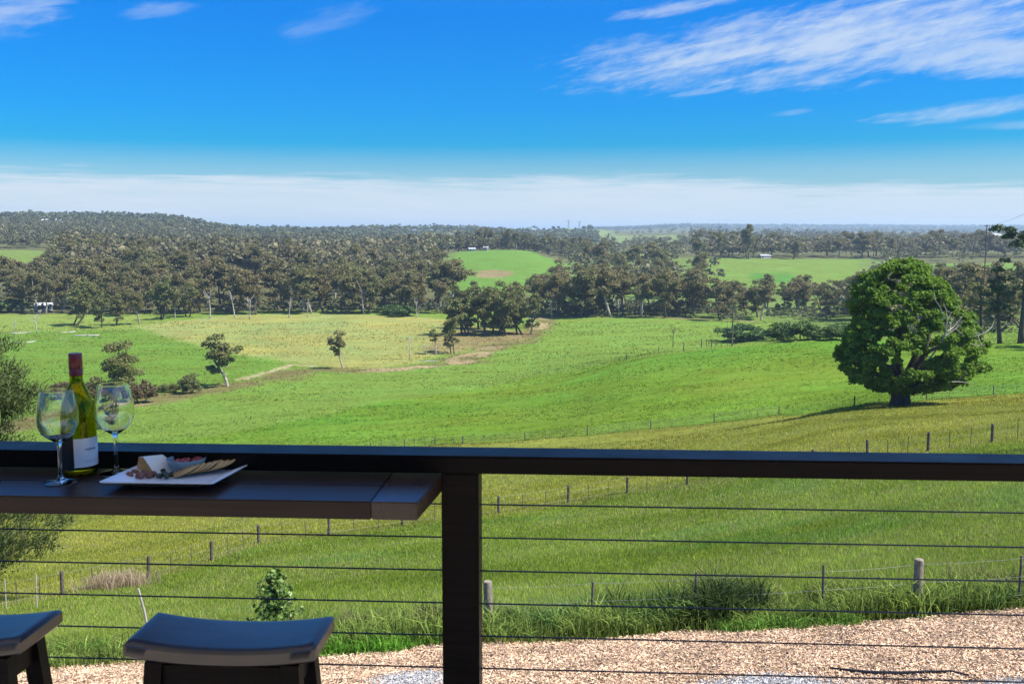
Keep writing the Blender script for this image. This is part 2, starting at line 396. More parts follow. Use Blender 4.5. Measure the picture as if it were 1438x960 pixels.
W_bare = far_patch([(664, 690), (676, 735), (700, 745), (722, 715), (700, 682)])
def mixc(c, m, new):
    m = np.clip(m, 0, 1)[:, None]; return c*(1-m)+np.array(new)[None]*m
def ground_colour(x, y):
    r = np.hypot(x, y)
    n1 = fbm(x/9, y/9, 21, 4); n2 = fbm(x/2.2, y/2.2, 31, 3); n3 = fbm(x/45, y/45, 41, 4)
    base = np.array([.120, .175, .028])[None]*(0.80+0.4*n1)[:, None]
    c = base+np.array([.05, .018, .01])[None]*np.clip((n3-0.47)*4, 0, 1)[:, None]*np.clip(n2*1.6-0.3, 0, 1)[:, None]
    # lusher bluish green drifts on the near slope
    c = mixc(c, np.clip((fbm(x/7+3, y/4, 77, 3)-0.60)*7, 0, 1)*0.7*(r < 60), (.095, .175, .036))
    def edge(sd, w, nz=None, amp=1.0): return np.clip(0.5+(sd+((nz if nz is not None else n2)-0.5)*2*amp)/w, 0, 1)
    sel = y > 140
    c = mixc(c, edge(poly_sd(x, y, VAL), 6)*(y > 130), (.135, .215, .038))
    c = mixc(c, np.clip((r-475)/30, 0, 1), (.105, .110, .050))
    # between the fences: drier
    dull = np.array(WFC+WFB[::-1]); sd = poly_sd(x, y, [tuple(p) for p in dull])
    m = edge(sd, 3.0, n1, 2.5)
    c = c*(1-m[:, None])+m[:, None]*np.stack([.180+.06*(n1-.5), .200+.03*(n1-.5), .038+0*n1], 1)
    m = edge(poly_sd(x, y, W_bright), 1.2, n1, 0.5)
    br = np.stack([.112+.08*(n3-.45)+.04*(n1-.5), .208+.05*(n1-.5), .018+.014*n1], 1)
    c = c*(1-m[:, None])+m[:, None]*br
    # paddock above is darker green up to the swell, its shading put into colour
    m = edge(poly_sd(x, y, W_leftp), 8, n1, 6); c = mixc(c, m, (.165, .225, .048))
    m = edge(poly_sd(x, y, W_leftg), 4, n1, 2); c = mixc(c, m, (.112, .195, .030))
    m = edge(poly_sd(x, y, W_yellow), 5, n1, 3)
    yc = np.stack([.238+.13*(n3-.5)-.07*(n1-.5), .252+.03*(n3-.5), .066+.02*n1], 1); c = c*(1-m[:, None])+m[:, None]*yc
    # rank brown-green strip along the dry creek
    d = line_d(x, y, W_creek)+(n1-.5)*14
    c = mixc(c, np.clip((7.5-d)/4, 0, 1)*0.85, (.150, .128, .055))
    c = mixc(c, np.clip((3.5-np.abs(line_d(x, y, W_creek)+(n1-.5)*9-1.5))/2.5, 0, 1)*np.clip((fbm(x/12, y/12, 91, 2)-.46)*7, 0, 1)*.8, (.34, .27, .15))
    c = mixc(c, np.clip((2.0-line_d(x, y, W_track)-(n2-.5)*3)/1.5, 0, 1)*.75, (.38, .32, .19))
    c = mixc(c, edge(poly_sd(x, y, W_clump), 6, n1, 5)*0.75, (.20, .155, .075))
    c = mixc(c, np.clip((6-line_d(x, y, W_edge2)-(n1-.5)*8)/4, 0, 1)*0.7, (.20, .16, .09))
    for pts, colr in PATCHES: 
        sc_ = np.clip(r/60, 5, 60)
        c = mixc(c, np.clip(0.5+(poly_sd(x, y, pts)+(n3-.5)*2.2*sc_)/(sc_*0.6), 0, 1), colr)
    c = mixc(c, edge(poly_sd(x, y, W_bare), 8, n1, 10)*0.8, (.24, .17, .10))
    # thin tracks beside the fences
    c = mixc(c, np.clip((0.9-line_d(x, y, WFC)-(n2-.5))/0.6, 0, 1)*0.55, (.050, .085, .018))
    c = mixc(c, np.clip((0.8-line_d(x, y, WFB)-(n2-.5))/0.6, 0, 1)*0.35, (.20, .19, .09))
    m = edge(poly_sd(x, y, W_mul), 0.35, n2, 0.35)*(r < 40)
    mc = np.stack([.56+.14*(n2-.5), .42+.10*(n2-.5), .30+.07*(n2-.5)], 1); c = c*(1-m[:, None])+m[:, None]*mc
    # gravel patches in the mulch
    for gx, gy, ga, gb in GRAVEL:
        d = 1-np.sqrt(((x-gx)/ga)**2+((y-gy)/gb)**2)+(n2-.5)*0.9
        c = mixc(c, np.clip(d*4, 0, 1), (.36, .345, .335))
    return np.clip(c, 0.004, 0.8)
GRAVEL = []
for (px, rw, a, b) in [(575, 955, .55, .6), (1085, 962, 1.3, .42), (1425, 970, 1.2, .4)]:
    g = ground(px, rw); GRAVEL.append((g.x, g.y, a, b))

# ---------------------------------------------------------------- materials
def new_mat(name):
    m = bpy.data.materials.new(name); m.use_nodes = True
    nt = m.node_tree; nt.nodes.clear(); N = NT(nt)
    out = nt.nodes.new('ShaderNodeOutputMaterial'); b = nt.nodes.new('ShaderNodeBsdfPrincipled'); nt.links.new(b.outputs[0], out.inputs[0])
    return m, N, b, out
def objco(N):
    t = N.n.new('ShaderNodeTexCoord'); return t.outputs['Object']
def bump(N, b, h, dist, strength=1.0):
    m = N.n.new('ShaderNodeBump'); m.inputs['Distance'].default_value = dist; m.inputs['Strength'].default_value = strength
    N.l.new(h, m.inputs['Height']); N.l.new(m.outputs[0], b.inputs['Normal'])
def mat_ground():
    m, N, b, out = new_mat('ground'); co = objco(N)
    a = N.n.new('ShaderNodeVertexColor'); a.layer_name = 'Col'
    n1 = N.noise(co, 0.9, 5, 0.65); n2 = N.noise(co, 7.0, 4, 0.7); n3 = N.noise(co, 0.06, 4, 0.6)
    mp = N.n.new('ShaderNodeMapping'); mp.inputs['Rotation'].default_value = (0, 0, R(-14)); mp.inputs['Scale'].default_value = (0.35, 1.3, 1); N.l.new(co, mp.inputs[0])
    n4 = N.noise(mp.outputs[0], 0.22, 4, 0.6)
    k = N.math('ADD', N.math('MULTIPLY', n1, 0.55), N.math('ADD', N.math('MULTIPLY', n2, 0.75), N.math('ADD', N.math('MULTIPLY', n3, 0.35), N.math('MULTIPLY', n4, 0.45))))
    k = N.lin(k, 0.78, 1.32, 0.52, 1.42)
    c = N.mix(1.0, a.outputs[0], N.comb(k, k, k), 'MULTIPLY')
    hv = N.n.new('ShaderNodeHueSaturation'); N.l.new(c, hv.inputs['Color']); N.l.new(N.lin(n3, 0.3, 0.7, 0.485, 0.512), hv.inputs['Hue']); 
    N.l.new(hv.outputs[0], b.inputs['Base Color'])
    b.inputs['Roughness'].default_value = 1.0; b.inputs['Specular IOR Level'].default_value = 0.0
    bump(N, b, N.math('ADD', N.math('MULTIPLY', n2, 0.35), N.math('ADD', n1, N.math('MULTIPLY', n4, 1.6))), 0.6, 1.0)
    return m
def mat_leaf(name, c1, c2, transl=0.25, hue=0.02, val=0.35, rough=0.6):
    """leaf colour varies per tree and per leaf clump"""
    m, N, b, out = new_mat(name)
    oi = N.n.new('ShaderNodeObjectInfo'); a = N.n.new('ShaderNodeVertexColor'); a.layer_name = 'Col'
    sp_ = N.n.new('ShaderNodeSeparateColor'); N.l.new(a.outputs[0], sp_.inputs[0])
    f = N.math('ADD', N.math('MULTIPLY', oi.outputs['Random'], 0.6), N.math('MULTIPLY', sp_.outputs[0], 0.4))
    c = N.mix(f, (*c1, 1), (*c2, 1))
    hv = N.n.new('ShaderNodeHueSaturation'); N.l.new(c, hv.inputs['Color'])
    r2 = N.math('FRACT', N.math('MULTIPLY', oi.outputs['Random'], 17.31))
    N.l.new(N.lin(r2, 0, 1, 0.5-hue, 0.5+hue), hv.inputs['Hue'])
    N.l.new(N.lin(sp_.outputs[1], 0, 1, 1-val, 1+val), hv.inputs['Value'])
    N.l.new(hv.outputs[0], b.inputs['Base Color']); b.inputs['Roughness'].default_value = rough; b.inputs['Specular IOR Level'].default_value = 0.25
    if transl:
        t = N.n.new('ShaderNodeBsdfTranslucent'); N.l.new(hv.outputs[0], t.inputs[0]); mx = N.n.new('ShaderNodeMixShader'); mx.inputs[0].default_value = transl
        N.l.new(b.outputs[0], mx.inputs[1]); N.l.new(t.outputs[0], mx.inputs[2]); N.l.new(mx.outputs[0], out.inputs[0])
    return m
def mat_plain(name, c, rough=0.6, spec=0.4, nscale=6.0, var=0.25, bmp=0.0, **kw):
    m, N, b, out = new_mat(name); co = objco(N)
    n = N.noise(co, nscale, 5, 0.6); k = N.lin(n, 0.3, 0.7, 1-var, 1+var)
    N.l.new(N.mix(1.0, (*c, 1), N.comb(k, k, k), 'MULTIPLY'), b.inputs['Base Color'])
    b.inputs['Roughness'].default_value = rough; b.inputs['Specular IOR Level'].default_value = spec
    for k2, v in kw.items(): b.inputs[k2.replace('_', ' ')].default_value = v
    if bmp: bump(N, b, n, bmp)
    return m
def mat_attr(name, rough=0.7, transl=0.0, spec=0.2):
    m, N, b, out = new_mat(name); a = N.n.new('ShaderNodeVertexColor'); a.layer_name = 'Col'
    N.l.new(a.outputs[0], b.inputs['Base Color']); b.inputs['Roughness'].default_value = rough; b.inputs['Specular IOR Level'].default_value = spec
    if transl:
        t = N.n.new('ShaderNodeBsdfTranslucent'); N.l.new(a.outputs[0], t.inputs[0]); mx = N.n.new('ShaderNodeMixShader'); mx.inputs[0].default_value = transl
        N.l.new(b.outputs[0], mx.inputs[1]); N.l.new(t.outputs[0], mx.inputs[2]); N.l.new(mx.outputs[0], out.inputs[0])
    return m
def mat_wood(name, c1, c2, rough, scale=(1.5, 30, 30), spec=0.5, coat=0.0, bmp=0.0006, ior=1.5, wear=None):
    m, N, b, out = new_mat(name); co = objco(N)
    mp = N.n.new('ShaderNodeMapping'); mp.inputs['Scale'].default_value = scale; N.l.new(co, mp.inputs[0])
    n = N.noise(mp.outputs[0], 1.0, 6, 0.65, 0.6); n2 = N.noise(co, 9.0, 4, 0.6)
    N.l.new(N.mix(N.sm(n, 0.35, 0.7), (*c1, 1), (*c2, 1)), b.inputs['Base Color'])
    N.l.new(N.math('ADD', N.math('MULTIPLY', n, 0.05), N.math('ADD', N.math('MULTIPLY', n2, 0.24), rough-0.145)), b.inputs['Roughness'])
    b.inputs['Specular IOR Level'].default_value = spec; b.inputs['IOR'].default_value = ior
    b.inputs['Coat Weight'].default_value = coat; b.inputs['Coat Roughness'].default_value = max(0.05, rough-0.1)
    bump(N, b, n, bmp)
    return m
M_ground = mat_ground()
M_bark = mat_plain('dark_bark', (.085, .070, .055), 0.9, 0.1, 3.0, 0.4)
M_pale = mat_plain('pale_bark', (.30, .27, .22), 0.85, 0.15, 1.2, 0.45)
M_dead = mat_plain('dead_wood', (.36, .33, .29), 0.85, 0.15, 2.0, 0.3)
M_gum = mat_leaf('gum_leaves', (.162, .165, .060), (.222, .190, .078), 0.40, 0.018, 0.35)
M_gumg = mat_leaf('green_gum_leaves', (.150, .172, .054), (.190, .185, .062), 0.34, 0.015, 0.35)
M_bush = mat_leaf('bush_leaves', (.065, .125, .028), (.095, .150, .035), 0.25, 0.01, 0.4)
M_oak = mat_leaf('broad_leaves', (.130, .215, .024), (.190, .290, .034), 0.50, 0.008, 0.40)
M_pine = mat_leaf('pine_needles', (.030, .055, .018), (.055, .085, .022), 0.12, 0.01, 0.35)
M_pineL = mat_leaf('paler_needles', (.055, .082, .026), (.080, .108, .030), 0.18, 0.01, 0.35)  # paler needle colour of the left foreground pine
M_redsh = mat_leaf('russet_leaves', (.110, .075, .040), (.130, .100, .048), 0.2, 0.01, 0.35)
M_sap = mat_leaf('sapling_leaves', (.12, .20, .04), (.20, .27, .08), 0.35, 0.01, 0.5, 0.4)
M_grass = mat_attr('grass_blades', 0.8, 0.38, 0.04)
M_chip = mat_attr('chips', 0.85, 0.0, 0.1)
M_post = mat_plain('weathered_post', (.105, .09, .075), 0.9, 0.1, 12, 0.35, 0.004)
M_wire = mat_plain('galvanised_wire', (.22, .22, .23), 0.5, 0.4, 5, 0.1)
M_hill = None

# ---------------------------------------------------------------- terrain mesh
def build_terrain():
    az_in = np.linspace(math.atan(-0.62), math.atan(0.62), 860)
    az_l = np.linspace(-math.pi, az_in[0], 90)[:-1]; az_r = np.linspace(az_in[-1], math.pi, 90)[1:-1]
    az = np.concatenate([az_l, az_in, az_r]); na = len(az)
    r = np.concatenate([[0.6, 2.0, 4.0, 6.0, 8.0], np.exp(np.linspace(math.log(10), math.log(75), 420)), np.exp(np.linspace(math.log(76), math.log(1000), 420)), np.exp(np.linspace(math.log(1008), math.log(13500), 220))])
    nr = len(r)
    A, Rr = np.meshgrid(az, r, indexing='ij'); x, y = (Rr*np.sin(A)).ravel(), (Rr*np.cos(A)).ravel()
    z = terrain(x, y); c = ground_colour(x, y)
    i = np.arange(na); j = np.arange(nr-1); I, J = np.meshgrid(i, j, indexing='ij'); I2 = (I+1) % na
    q = np.stack([I*nr+J, I*nr+J+1, I2*nr+J+1, I2*nr+J], -1).reshape(-1, 4)
    V = np.stack([x, y, z], 1); V = np.vstack([V, [[0, 0, z[0]]]]); c = np.vstack([c, c[:1]])
    k = len(V)-1; t = np.stack([i*nr, ((i+1) % na)*nr, np.full(na, k)], 1)
    me = mesh_np('ground', V, [q, t], [M_ground], c, smooth=True)
    o = link('ground', me); tag(o, kind='structure')
build_terrain()

# ---------------------------------------------------------------- foliage generators
def leaf_quads(rng, C, N_, size, aspect=1.0, outward=None, jitter=1.0, fold=False):
    """quads centred at C with random orientation (partly facing N_)"""
    n = len(C)
    nrm = N_*(1-jitter*0.5)+rng.normal(size=(n, 3))*jitter*0.6; nrm /= np.linalg.norm(nrm, axis=1)[:, None]+1e-9
    a = np.cross(nrm, rng.normal(size=(n, 3))); a /= np.linalg.norm(a, axis=1)[:, None]+1e-9
    b = np.cross(nrm, a); s = (size*rng.uniform(0.6, 1.35, n))[:, None]/2
    a = a*s*aspect; b = b*s
    V = np.stack([C-a, C-b*0.9, C+a, C+b*0.9], 1).reshape(-1, 3)   # diamond
    return V, np.arange(4*n).reshape(n, 4)
def crown_from_clusters(rng, cl, leaves, size, shell=0.5, flat=0.75, aspect=1.0, jit=1.0):
    """cl: list (x,y,z,r)"""
    Vs, Qs, Cs, off = [], [], [], 0
    for (x, y, z, r) in cl:
        n = max(6, int(leaves*rng.uniform(0.7, 1.3)))
        d = rng.normal(size=(n, 3)); d /= np.linalg.norm(d, axis=1)[:, None]
        d[:, 2] = np.where(d[:, 2] < -0.35, -d[:, 2]*0.6, d[:, 2])
        rad = r*(shell+(1-shell)*rng.uniform(0, 1, n)**0.6)*rng.uniform(0.75, 1.12, n)
        C = d*rad[:, None]; C[:, 2] *= flat; C += np.array([x, y, z])
        V, q = leaf_quads(rng, C, d, np.full(n, size), aspect, jitter=jit)
        cc = rng.uniform(0, 1); v = np.clip(rng.normal(0.5, 0.22, n), 0, 1)
        col = np.stack([np.clip(cc+rng.normal(0, .15, n), 0, 1), v, v], 1)
        Vs.append(V); Qs.append(q+off); Cs.append(np.repeat(col, 4, 0)); off += len(V)
    return np.concatenate(Vs), np.concatenate(Qs), np.concatenate(Cs)
def curve_pts(a, b, rng, n=5, sag=0.08):
    a, b = Vector(a), Vector(b); L = (b-a).length; pts = []
    o = Vector(rng.normal(size=3))*L*sag
    for i in range(n):
        t = i/(n-1); p = a.lerp(b, t)+o*math.sin(math.pi*t)+Vector((0, 0, -L*0.05*math.sin(math.pi*t)))
        pts.append(p)
    return pts
def gum_meshes(seed, H=20.0, ncl=20, leaves=110, leaf=0.75, spread=0.26, base=0.38, mat=None, bark=None, lean=0.05, stems=1, low=False):
    rng = np.random.default_rng(seed); tb = MB()
    cl = []
    top = H*0.97
    for s in range(stems):
        off = np.array([0, 0]) if stems == 1 else rng.normal(size=2)*H*0.05
        fork = H*(base+rng.uniform(-.04, .06)); ln = rng.normal(size=2)*H*lean + off*2
        fp = (off[0]+ln[0], off[1]+ln[1], fork)
        r0 = H*0.020/math.sqrt(stems)*rng.uniform(.9, 1.2)
        pts = curve_pts((off[0], off[1], -0.6), fp, rng, 6, 0.03)
        tb.tube(pts, [r0*1.35, r0*1.05, r0, r0*.92, r0*.85, r0*.78], 7)
        nlimb = max(3, ncl//(4*stems))
        for l in range(nlimb):
            an = 2*math.pi*(l+rng.uniform(-.3, .3))/nlimb; h = rng.uniform(base+.14, 0.93)
            if l == 0: rr, h = 0.06*H, 0.95
            else: rr = H*spread*rng.uniform(.55, 1.0)*(1.05-0.65*max(0, h-0.65)/0.3)
            e = (fp[0]+math.cos(an)*rr*0.8, fp[1]+math.sin(an)*rr*0.8, H*h*0.93)
            lp = curve_pts(fp, e, rng, 5, 0.09); tb.tube(lp, [r0*.62, r0*.45, r0*.34, r0*.24, r0*.1], 5)
            k = max(1, round(ncl/stems/nlimb))
            for j in range(k):
                t = 0.45+0.6*(j+rng.uniform(0, .8))/k
                q = Vector(lp[0]).lerp(Vector(lp[-1]), min(t, 1.05))
                c = np.array(q)+rng.normal(size=3)*H*0.055*np.array([1.3, 1.3, .7])
                cr = H*rng.uniform(0.060, 0.115)
                c[2] = min(c[2], top-cr*.6)
                cl.append((*c, cr))
                if rng.random() < 0.5: tb.tube(curve_pts(q, Vector(c), rng, 3, .05), [r0*.2, r0*.14, r0*.06], 4)
        for j in range((9 if low else 5)//stems):
            an = rng.uniform(0, 6.28); rr = H*rng.uniform(.05, .17)*(spread/.25); c = (fp[0]+math.cos(an)*rr, fp[1]+math.sin(an)*rr, H*rng.uniform(.16 if low else base*.8, base+.12)); cl.append((*c, H*rng.uniform(.06, .095)))
            tb.tube(curve_pts((0, 0, c[2]*.8), c, rng, 3, .05), [r0*.25, r0*.18, r0*.06], 4)
    V, q, c = crown_from_clusters(rng, cl, leaves, leaf, 0.35, 1.0)
    me = mesh_np('crown', V, [q], [mat or M_gum], c)
    tV = np.concatenate(tb.v); tm = mesh_np('trunk', tV, [np.array(tb.q), np.array(tb.t)], [bark or M_bark], smooth=True)
    return tm, me
def tree(name, meshes, loc, rz=0.0, sc=(1, 1, 1), label='', cat='tree', group=None):
    e = empty(name, loc, rz); e.scale = sc if hasattr(sc, '__len__') else (sc, sc, sc)
    link('trunk', meshes[0], e); link('crown', meshes[1], e)
    return tag(e, label, cat, group)

rnd = random.Random(7)
GUMS = []
for k in range(9):
    GUMS.append(gum_meshes(100+k, 22, ncl=[30, 34, 28, 36, 32, 30, 28, 34, 30][k], leaves=125, leaf=0.72, spread=[.22, .27, .2, .28, .25, .3, .2, .24, .22][k],
        base=[.42, .34, .5, .3, .45, .33, .5, .38, .4][k], mat=M_gum, bark=M_pale if k in (0, 2, 4, 6) else M_bark, stems=2 if k in (3, 5) else 1, low=k in (1, 3, 5, 7, 8)))
GG = [gum_meshes(200+k, 20, ncl=32, leaves=125, leaf=0.62, spread=.27, base=.3, mat=M_gumg, bark=M_bark, stems=1+(k % 2), low=True) for k in range(4)]

# ---------------------------------------------------------------- scattered individual gum trees
def clear_of(p, lst, d):
    return all((p.x-q.x)**2+(p.y-q.y)**2 > d*d for q in lst)
placed = []
def zone(n, px0, px1, y0, y1, dmin, h0, h1, label, group, pool, bias=1.0, avoid=None, tries=40):
    k = 0; t = 0
    while k < n and t < n*tries:
        t += 1
        px = rnd.uniform(px0, px1); Y = y0+(y1-y0)*rnd.random()**bias
        p = at(px, Y)
        if avoid and avoid(px, Y): continue
        if not clear_of(p, placed, dmin): continue
        placed.append(p)
        ms = rnd.choice(pool); H = rnd.uniform(h0, h1); adj = ('taller ' if H > (h0+h1)/2 else 'shorter ')+('pale-trunked' if ms[0].materials[0] is M_pale else 'dark-trunked'); base = 22.0 if ms in GUMS else 20.0
        s = H/base; w = s*rnd.uniform(1.0, 1.4)
        tree('gum_tree', ms, p-Vector((0, 0, .3)), rnd.uniform(0, 6.28), (w, w, s), (label(px, Y) if callable(label) else label).replace('tall gum', 'gum').replace('gum', adj+' gum', 1), 'tree', group)
        k += 1
def lab_left(px, Y):
    i = int(max(0, px)//64)
    a = ['beside the white shed', 'left of the paddock gums', 'behind the leftmost paddock gums', 'behind the paddock gum row', 'behind its right end', 'by the tall thin pale trunk', 'just right of that trunk', 'left of the white forked dead tree', 'behind the white forked dead tree', 'at its far right end'][min(i, 9)]
    b = 'foot of' if Y < 480 else ('middle line of' if Y < 530 else 'upper rows of')
    return f'olive gum, {b} left wood, {a}'
def gapl(px, Y): return px < 75 and Y > 560
zone(30, -40, 625, 458, 474, 9, 16, 23, lab_left, 'gum trees of the left wood', GUMS, avoid=gapl)
zone(42, -40, 640, 476, 530, 10, 19, 26, lab_left, 'gum trees of the left wood', GUMS, avoid=gapl)
zone(46, 40, 640, 535, 690, 15, 19, 25, lab_left, 'gum trees of the left wood', GUMS, avoid=lambda px, Y: gapl(px, Y) or (px > 615 and Y > 590))
def lab_mid(px, Y):
    a = ['at its left end', 'left of centre', 'in its centre', 'right of centre', 'at its right end'][int(min(4, max(0, (px-750)//50)))]
    return f'tall gum in the belt edging the green paddock, {a}' if Y < 500 else f'gum rising behind the green paddock belt, {a}'
zone(30, 752, 985, 440, 478, 8.5, 17, 26, lab_mid, 'gum trees of the middle belt', GUMS)
zone(16, 745, 1000, 500, 820, 24, 19, 25, lab_mid, 'gum trees of the middle belt', GUMS, avoid=lambda px, Y: px < 790 and Y > 560)
zone(22, 1005, 1200, 425, 500, 9, 13, 19, lambda px, Y: 'rounded gum below the pale far paddock, ' + ['above the round bush', 'over the left of the double bush', 'over the right of the double bush', 'beside the broad tree'][int(min(3, (px-1005)//50))], 'gum trees below the far right paddock', GUMS+GG)
zone(26, 1195, 1450, 270, 520, 12, 16, 22, lambda px, Y: 'grey-brown gum behind the broad-leaved tree, ' + ['at its left edge', 'left of its top', 'over its top', 'right of its top', 'by the pines'][int(min(4, (px-1195)//52))] + (', nearer row' if Y < 380 else ', farther row'), 'gum trees behind the broad-leaved tree', GUMS+GG, avoid=lambda px, Y: px > 1290 and Y > 430)
zone(26, 600, 860, 960, 1060, 18, 18, 24, lambda px, Y: 'gum in far row topping centre paddock, ' + ['by the round conifer', 'left of the white sheds', 'right of the white sheds', 'under the pylons', 'right end'][int(min(4, (px-600)//52))], 'gum trees above the centre paddock', GUMS)
zone(34, 985, 1420, 885, 1010, 16, 18, 27, lambda px, Y: 'gum in far row above pale right paddock, ' + ['left end', 'under the tallest skyline gum', 'left of the broad tree', 'over the broad tree', 'by the white-roofed house'][int(min(4, (px-985)//88))], 'gum trees above the right paddock', GUMS)
# skyline tree with open umbrella head
tree('gum_tree', GUMS[5], at(1046, 880), 0.6, (1.3, 1.3, 1.42), 'tallest skyline gum with open umbrella head over the far right tree row', 'tree')
tree('conifer_tree', GG[1], at(604, 905), 0.2, (.9, .9, .85), 'dark rounded conifer at the left end of the tree row above the centre paddock', 'tree')

# ---------------------------------------------------------------- named paddock trees
def px_tree(name, meshes, base_h, px, row, toprow, label, rz=0.0, wide=1.0, group=None, cat='tree'):
    g = ground(px, row); H = (row-toprow)/F*g.y/0.985; s = H/base_h
    return tree(name, meshes, g-Vector((0, 0, .15)), rz, (s*wide, s*wide, s), label, cat, group)
ord_ = ['leftmost', 'second from the left', 'third from the left', 'fourth from the left', 'fifth from the left', 'sixth from the left', 'seventh from the left']
for i, (px, rw, tp, w) in enumerate([(95, 457, 386, 1.0), (143, 460, 402, .8), (163, 457, 408, .9), (196, 455, 404, 1.0), (226, 448, 388, 1.1), (246, 447, 400, .8), (264, 445, 396, 1.1)]):
    px_tree('gum_tree', (GUMS+GG)[[10, 9, 11, 2, 10, 0, 12][i]], 20 if i not in (3, 5) else 22, px, rw, tp, f'spreading olive gum in the row across the left paddock, {ord_[i]}', i*1.3, w*1.05, 'row of gums across the left paddock')
clump = [(648, 470, 398), (662, 472, 402), (680, 471, 396), (693, 468, 393), (705, 466, 400), (716, 470, 404), (727, 468, 408), (742, 470, 402), (672, 462, 394), (700, 460, 392), (655, 461, 400), (721, 459, 398)]
for i, (px, rw, tp) in enumerate(clump):
    px_tree('gum_tree', GG[i % 4], 20, px, rw, tp, 'gum in the dense clump by the yellow paddock, ' + ({655: 'first', 672: 'second', 700: 'third', 721: 'fourth'}[px]+' from left in its back row' if rw < 464 else {662: 'second', 680: 'third', 693: 'fourth', 705: 'fifth', 716: 'sixth', 727: 'seventh'}.get(px, 'first')+' from left in its front row') if i not in (0, 7) else ('leftmost gum of the dense clump beside the yellow paddock' if i == 0 else 'rightmost gum of the clump beside the yellow paddock, with a dark trunk'), i*2.1, 1.15, 'clump of gums beside the yellow paddock')
LG = gum_meshes(310, 15, 26, 160, 0.5, .27, .35, M_gumg, M_bark, 0.12, 2, True)
px_tree('gum_tree', LG, 15, 637, 497, 441, 'leaning bushy dark gum on the creek bank right of the dead trunks', 0.4, 1.0)
LG2 = gum_meshes(311, 11, 6, 120, 0.45, .22, .6, M_gumg, M_pale, 0.10, 1)
px_tree('gum_tree', LG2, 11, 612, 498, 460, 'small pale-trunked gum with tufted head between the dead trunks and the leaning gum', 2.0, 1.1)
LG3 = gum_meshes(312, 11, 14, 150, 0.38, .22, .45, M_gum, M_pale, 0.10, 1)
px_tree('gum_tree', LG3, 11, 483, 517, 462, 'lone small gum with a few leaf tufts standing in front of the yellow paddock', 1.0, 1.05)
LG4 = gum_meshes(313, 14, 26, 200, 0.40, .32, .33, M_gumg, M_pale, 0.10, 1)
px_tree('gum_tree', LG4, 14, 320, 543, 458, 'lone spreading gum on the creek bank left of the pale track', 3.4, 1.25)
LG5 = gum_meshes(314, 16, 34, 240, 0.36, .21, .22, M_gumg, M_bark, 0.06, 1, True)
px_tree('gum_tree', LG5, 16, 166, 578, 466, 'tall dark gum with thin upper tufts seen just above the wine glasses', 2.6, 1.0)
def bush_mesh(seed, H=3.0, n=14, leaves=110, leaf=.3, wide=1.0, mat=None):
    rng = np.random.default_rng(seed); cl = []; n = int(n*1.9)
    for k in range(n):
        a = rng.uniform(0, 6.28); rr = H*.45*wide*math.sqrt(rng.uniform(0, 1)); z = H*(.12+.70*rng.uniform(0, 1)**.7*(1-.45*(rr/(H*.45*wide))**2))
        cl.append((rr*math.cos(a), rr*math.sin(a), z, H*rng.uniform(.17, .27)))
    V, q, c = crown_from_clusters(rng, cl, leaves, leaf, .3, .85)
    V[:, 2] = np.maximum(V[:, 2], 0.0)
    tb = MB()
    for k in range(4):
        c_ = cl[k]; tb.tube(curve_pts((0, 0, -.2), c_[:3], rng, 4, .06), [H*.03, H*.022, H*.015, H*.006], 5)
    return (mesh_np('trunk', np.concatenate(tb.v), [np.array(tb.q), np.array(tb.t)], [M_bark], smooth=True), mesh_np('crown', V, [q], [mat or M_bush], c))
B_green = [bush_mesh(400+k, 3, 16, 120, .26, 1.3) for k in range(3)]
B_red = [bush_mesh(410+k, 3, 14, 130, .2, 1.2, M_redsh) for k in range(2)]
B_olv = [bush_mesh(420+k, 3, 14, 130, .2, 1.0, M_gumg) for k in range(3)]
def px_bush(ms, px, row, toprow, label, wide=1.0, group=None, rz=0.0):
    return px_tree('bush', ms, 3.0, px, row, toprow, label, rz, wide, group, 'bush')
px_bush(B_red[0], 88, 560, 530, 'russet shrub left of the bottle neck on the creek bank', 1.1)
px_bush(B_red[1], 140, 565, 528, 'russet shrub between bottle and right wine glass, on the creek bank', 1.2)
px_bush(B_red[0], 195, 566, 528, 'brown-green shrub just right of the right wine glass rim', 1.0, rz=2)
px_bush(B_olv[0], 152, 600, 560, 'olive shrub low behind the right wine glass bowl', 1.0)
px_bush(B_olv[1], 268, 552, 519, 'dark upright shrub leaning beside the small round bushes', .9)
for i, px in enumerate((217, 231, 245)):
    px_bush(B_olv[i], px, 551, 536, 'small round bush in the line of three on the creek bank, ' + ('left one', 'middle one', 'right one')[i], 1.0, 'three small round bushes', i)
px_bush(B_green[0], 1040, 480, 449, 'round dark green bush behind the power pole at the paddock crest', 1.7)
px_bush(B_green[1], 1093, 477, 447, 'wide dark green bush on the paddock crest, left half of the double bush', 1.3, rz=1)
px_bush(B_green[2], 1124, 477, 446, 'wide dark green bush on the paddock crest, right half of the double bush', 1.3, rz=2)
px_bush(B_green[0], 1172, 477, 453, 'low dark bush on the crest against the broad tree left edge', 1.3, rz=3)
px_bush(B_green[2], 20, 438, 416, 'bright green bush at the left edge under the wood', 1.5)
px_bush(B_green[1], 566, 444, 425, 'bright green bush at the foot of the left wood, near its right end', 1.5)
px_bush(B_green[0], 548, 442, 424, 'rounded green bush second from the right end of the left wood', 1.3)

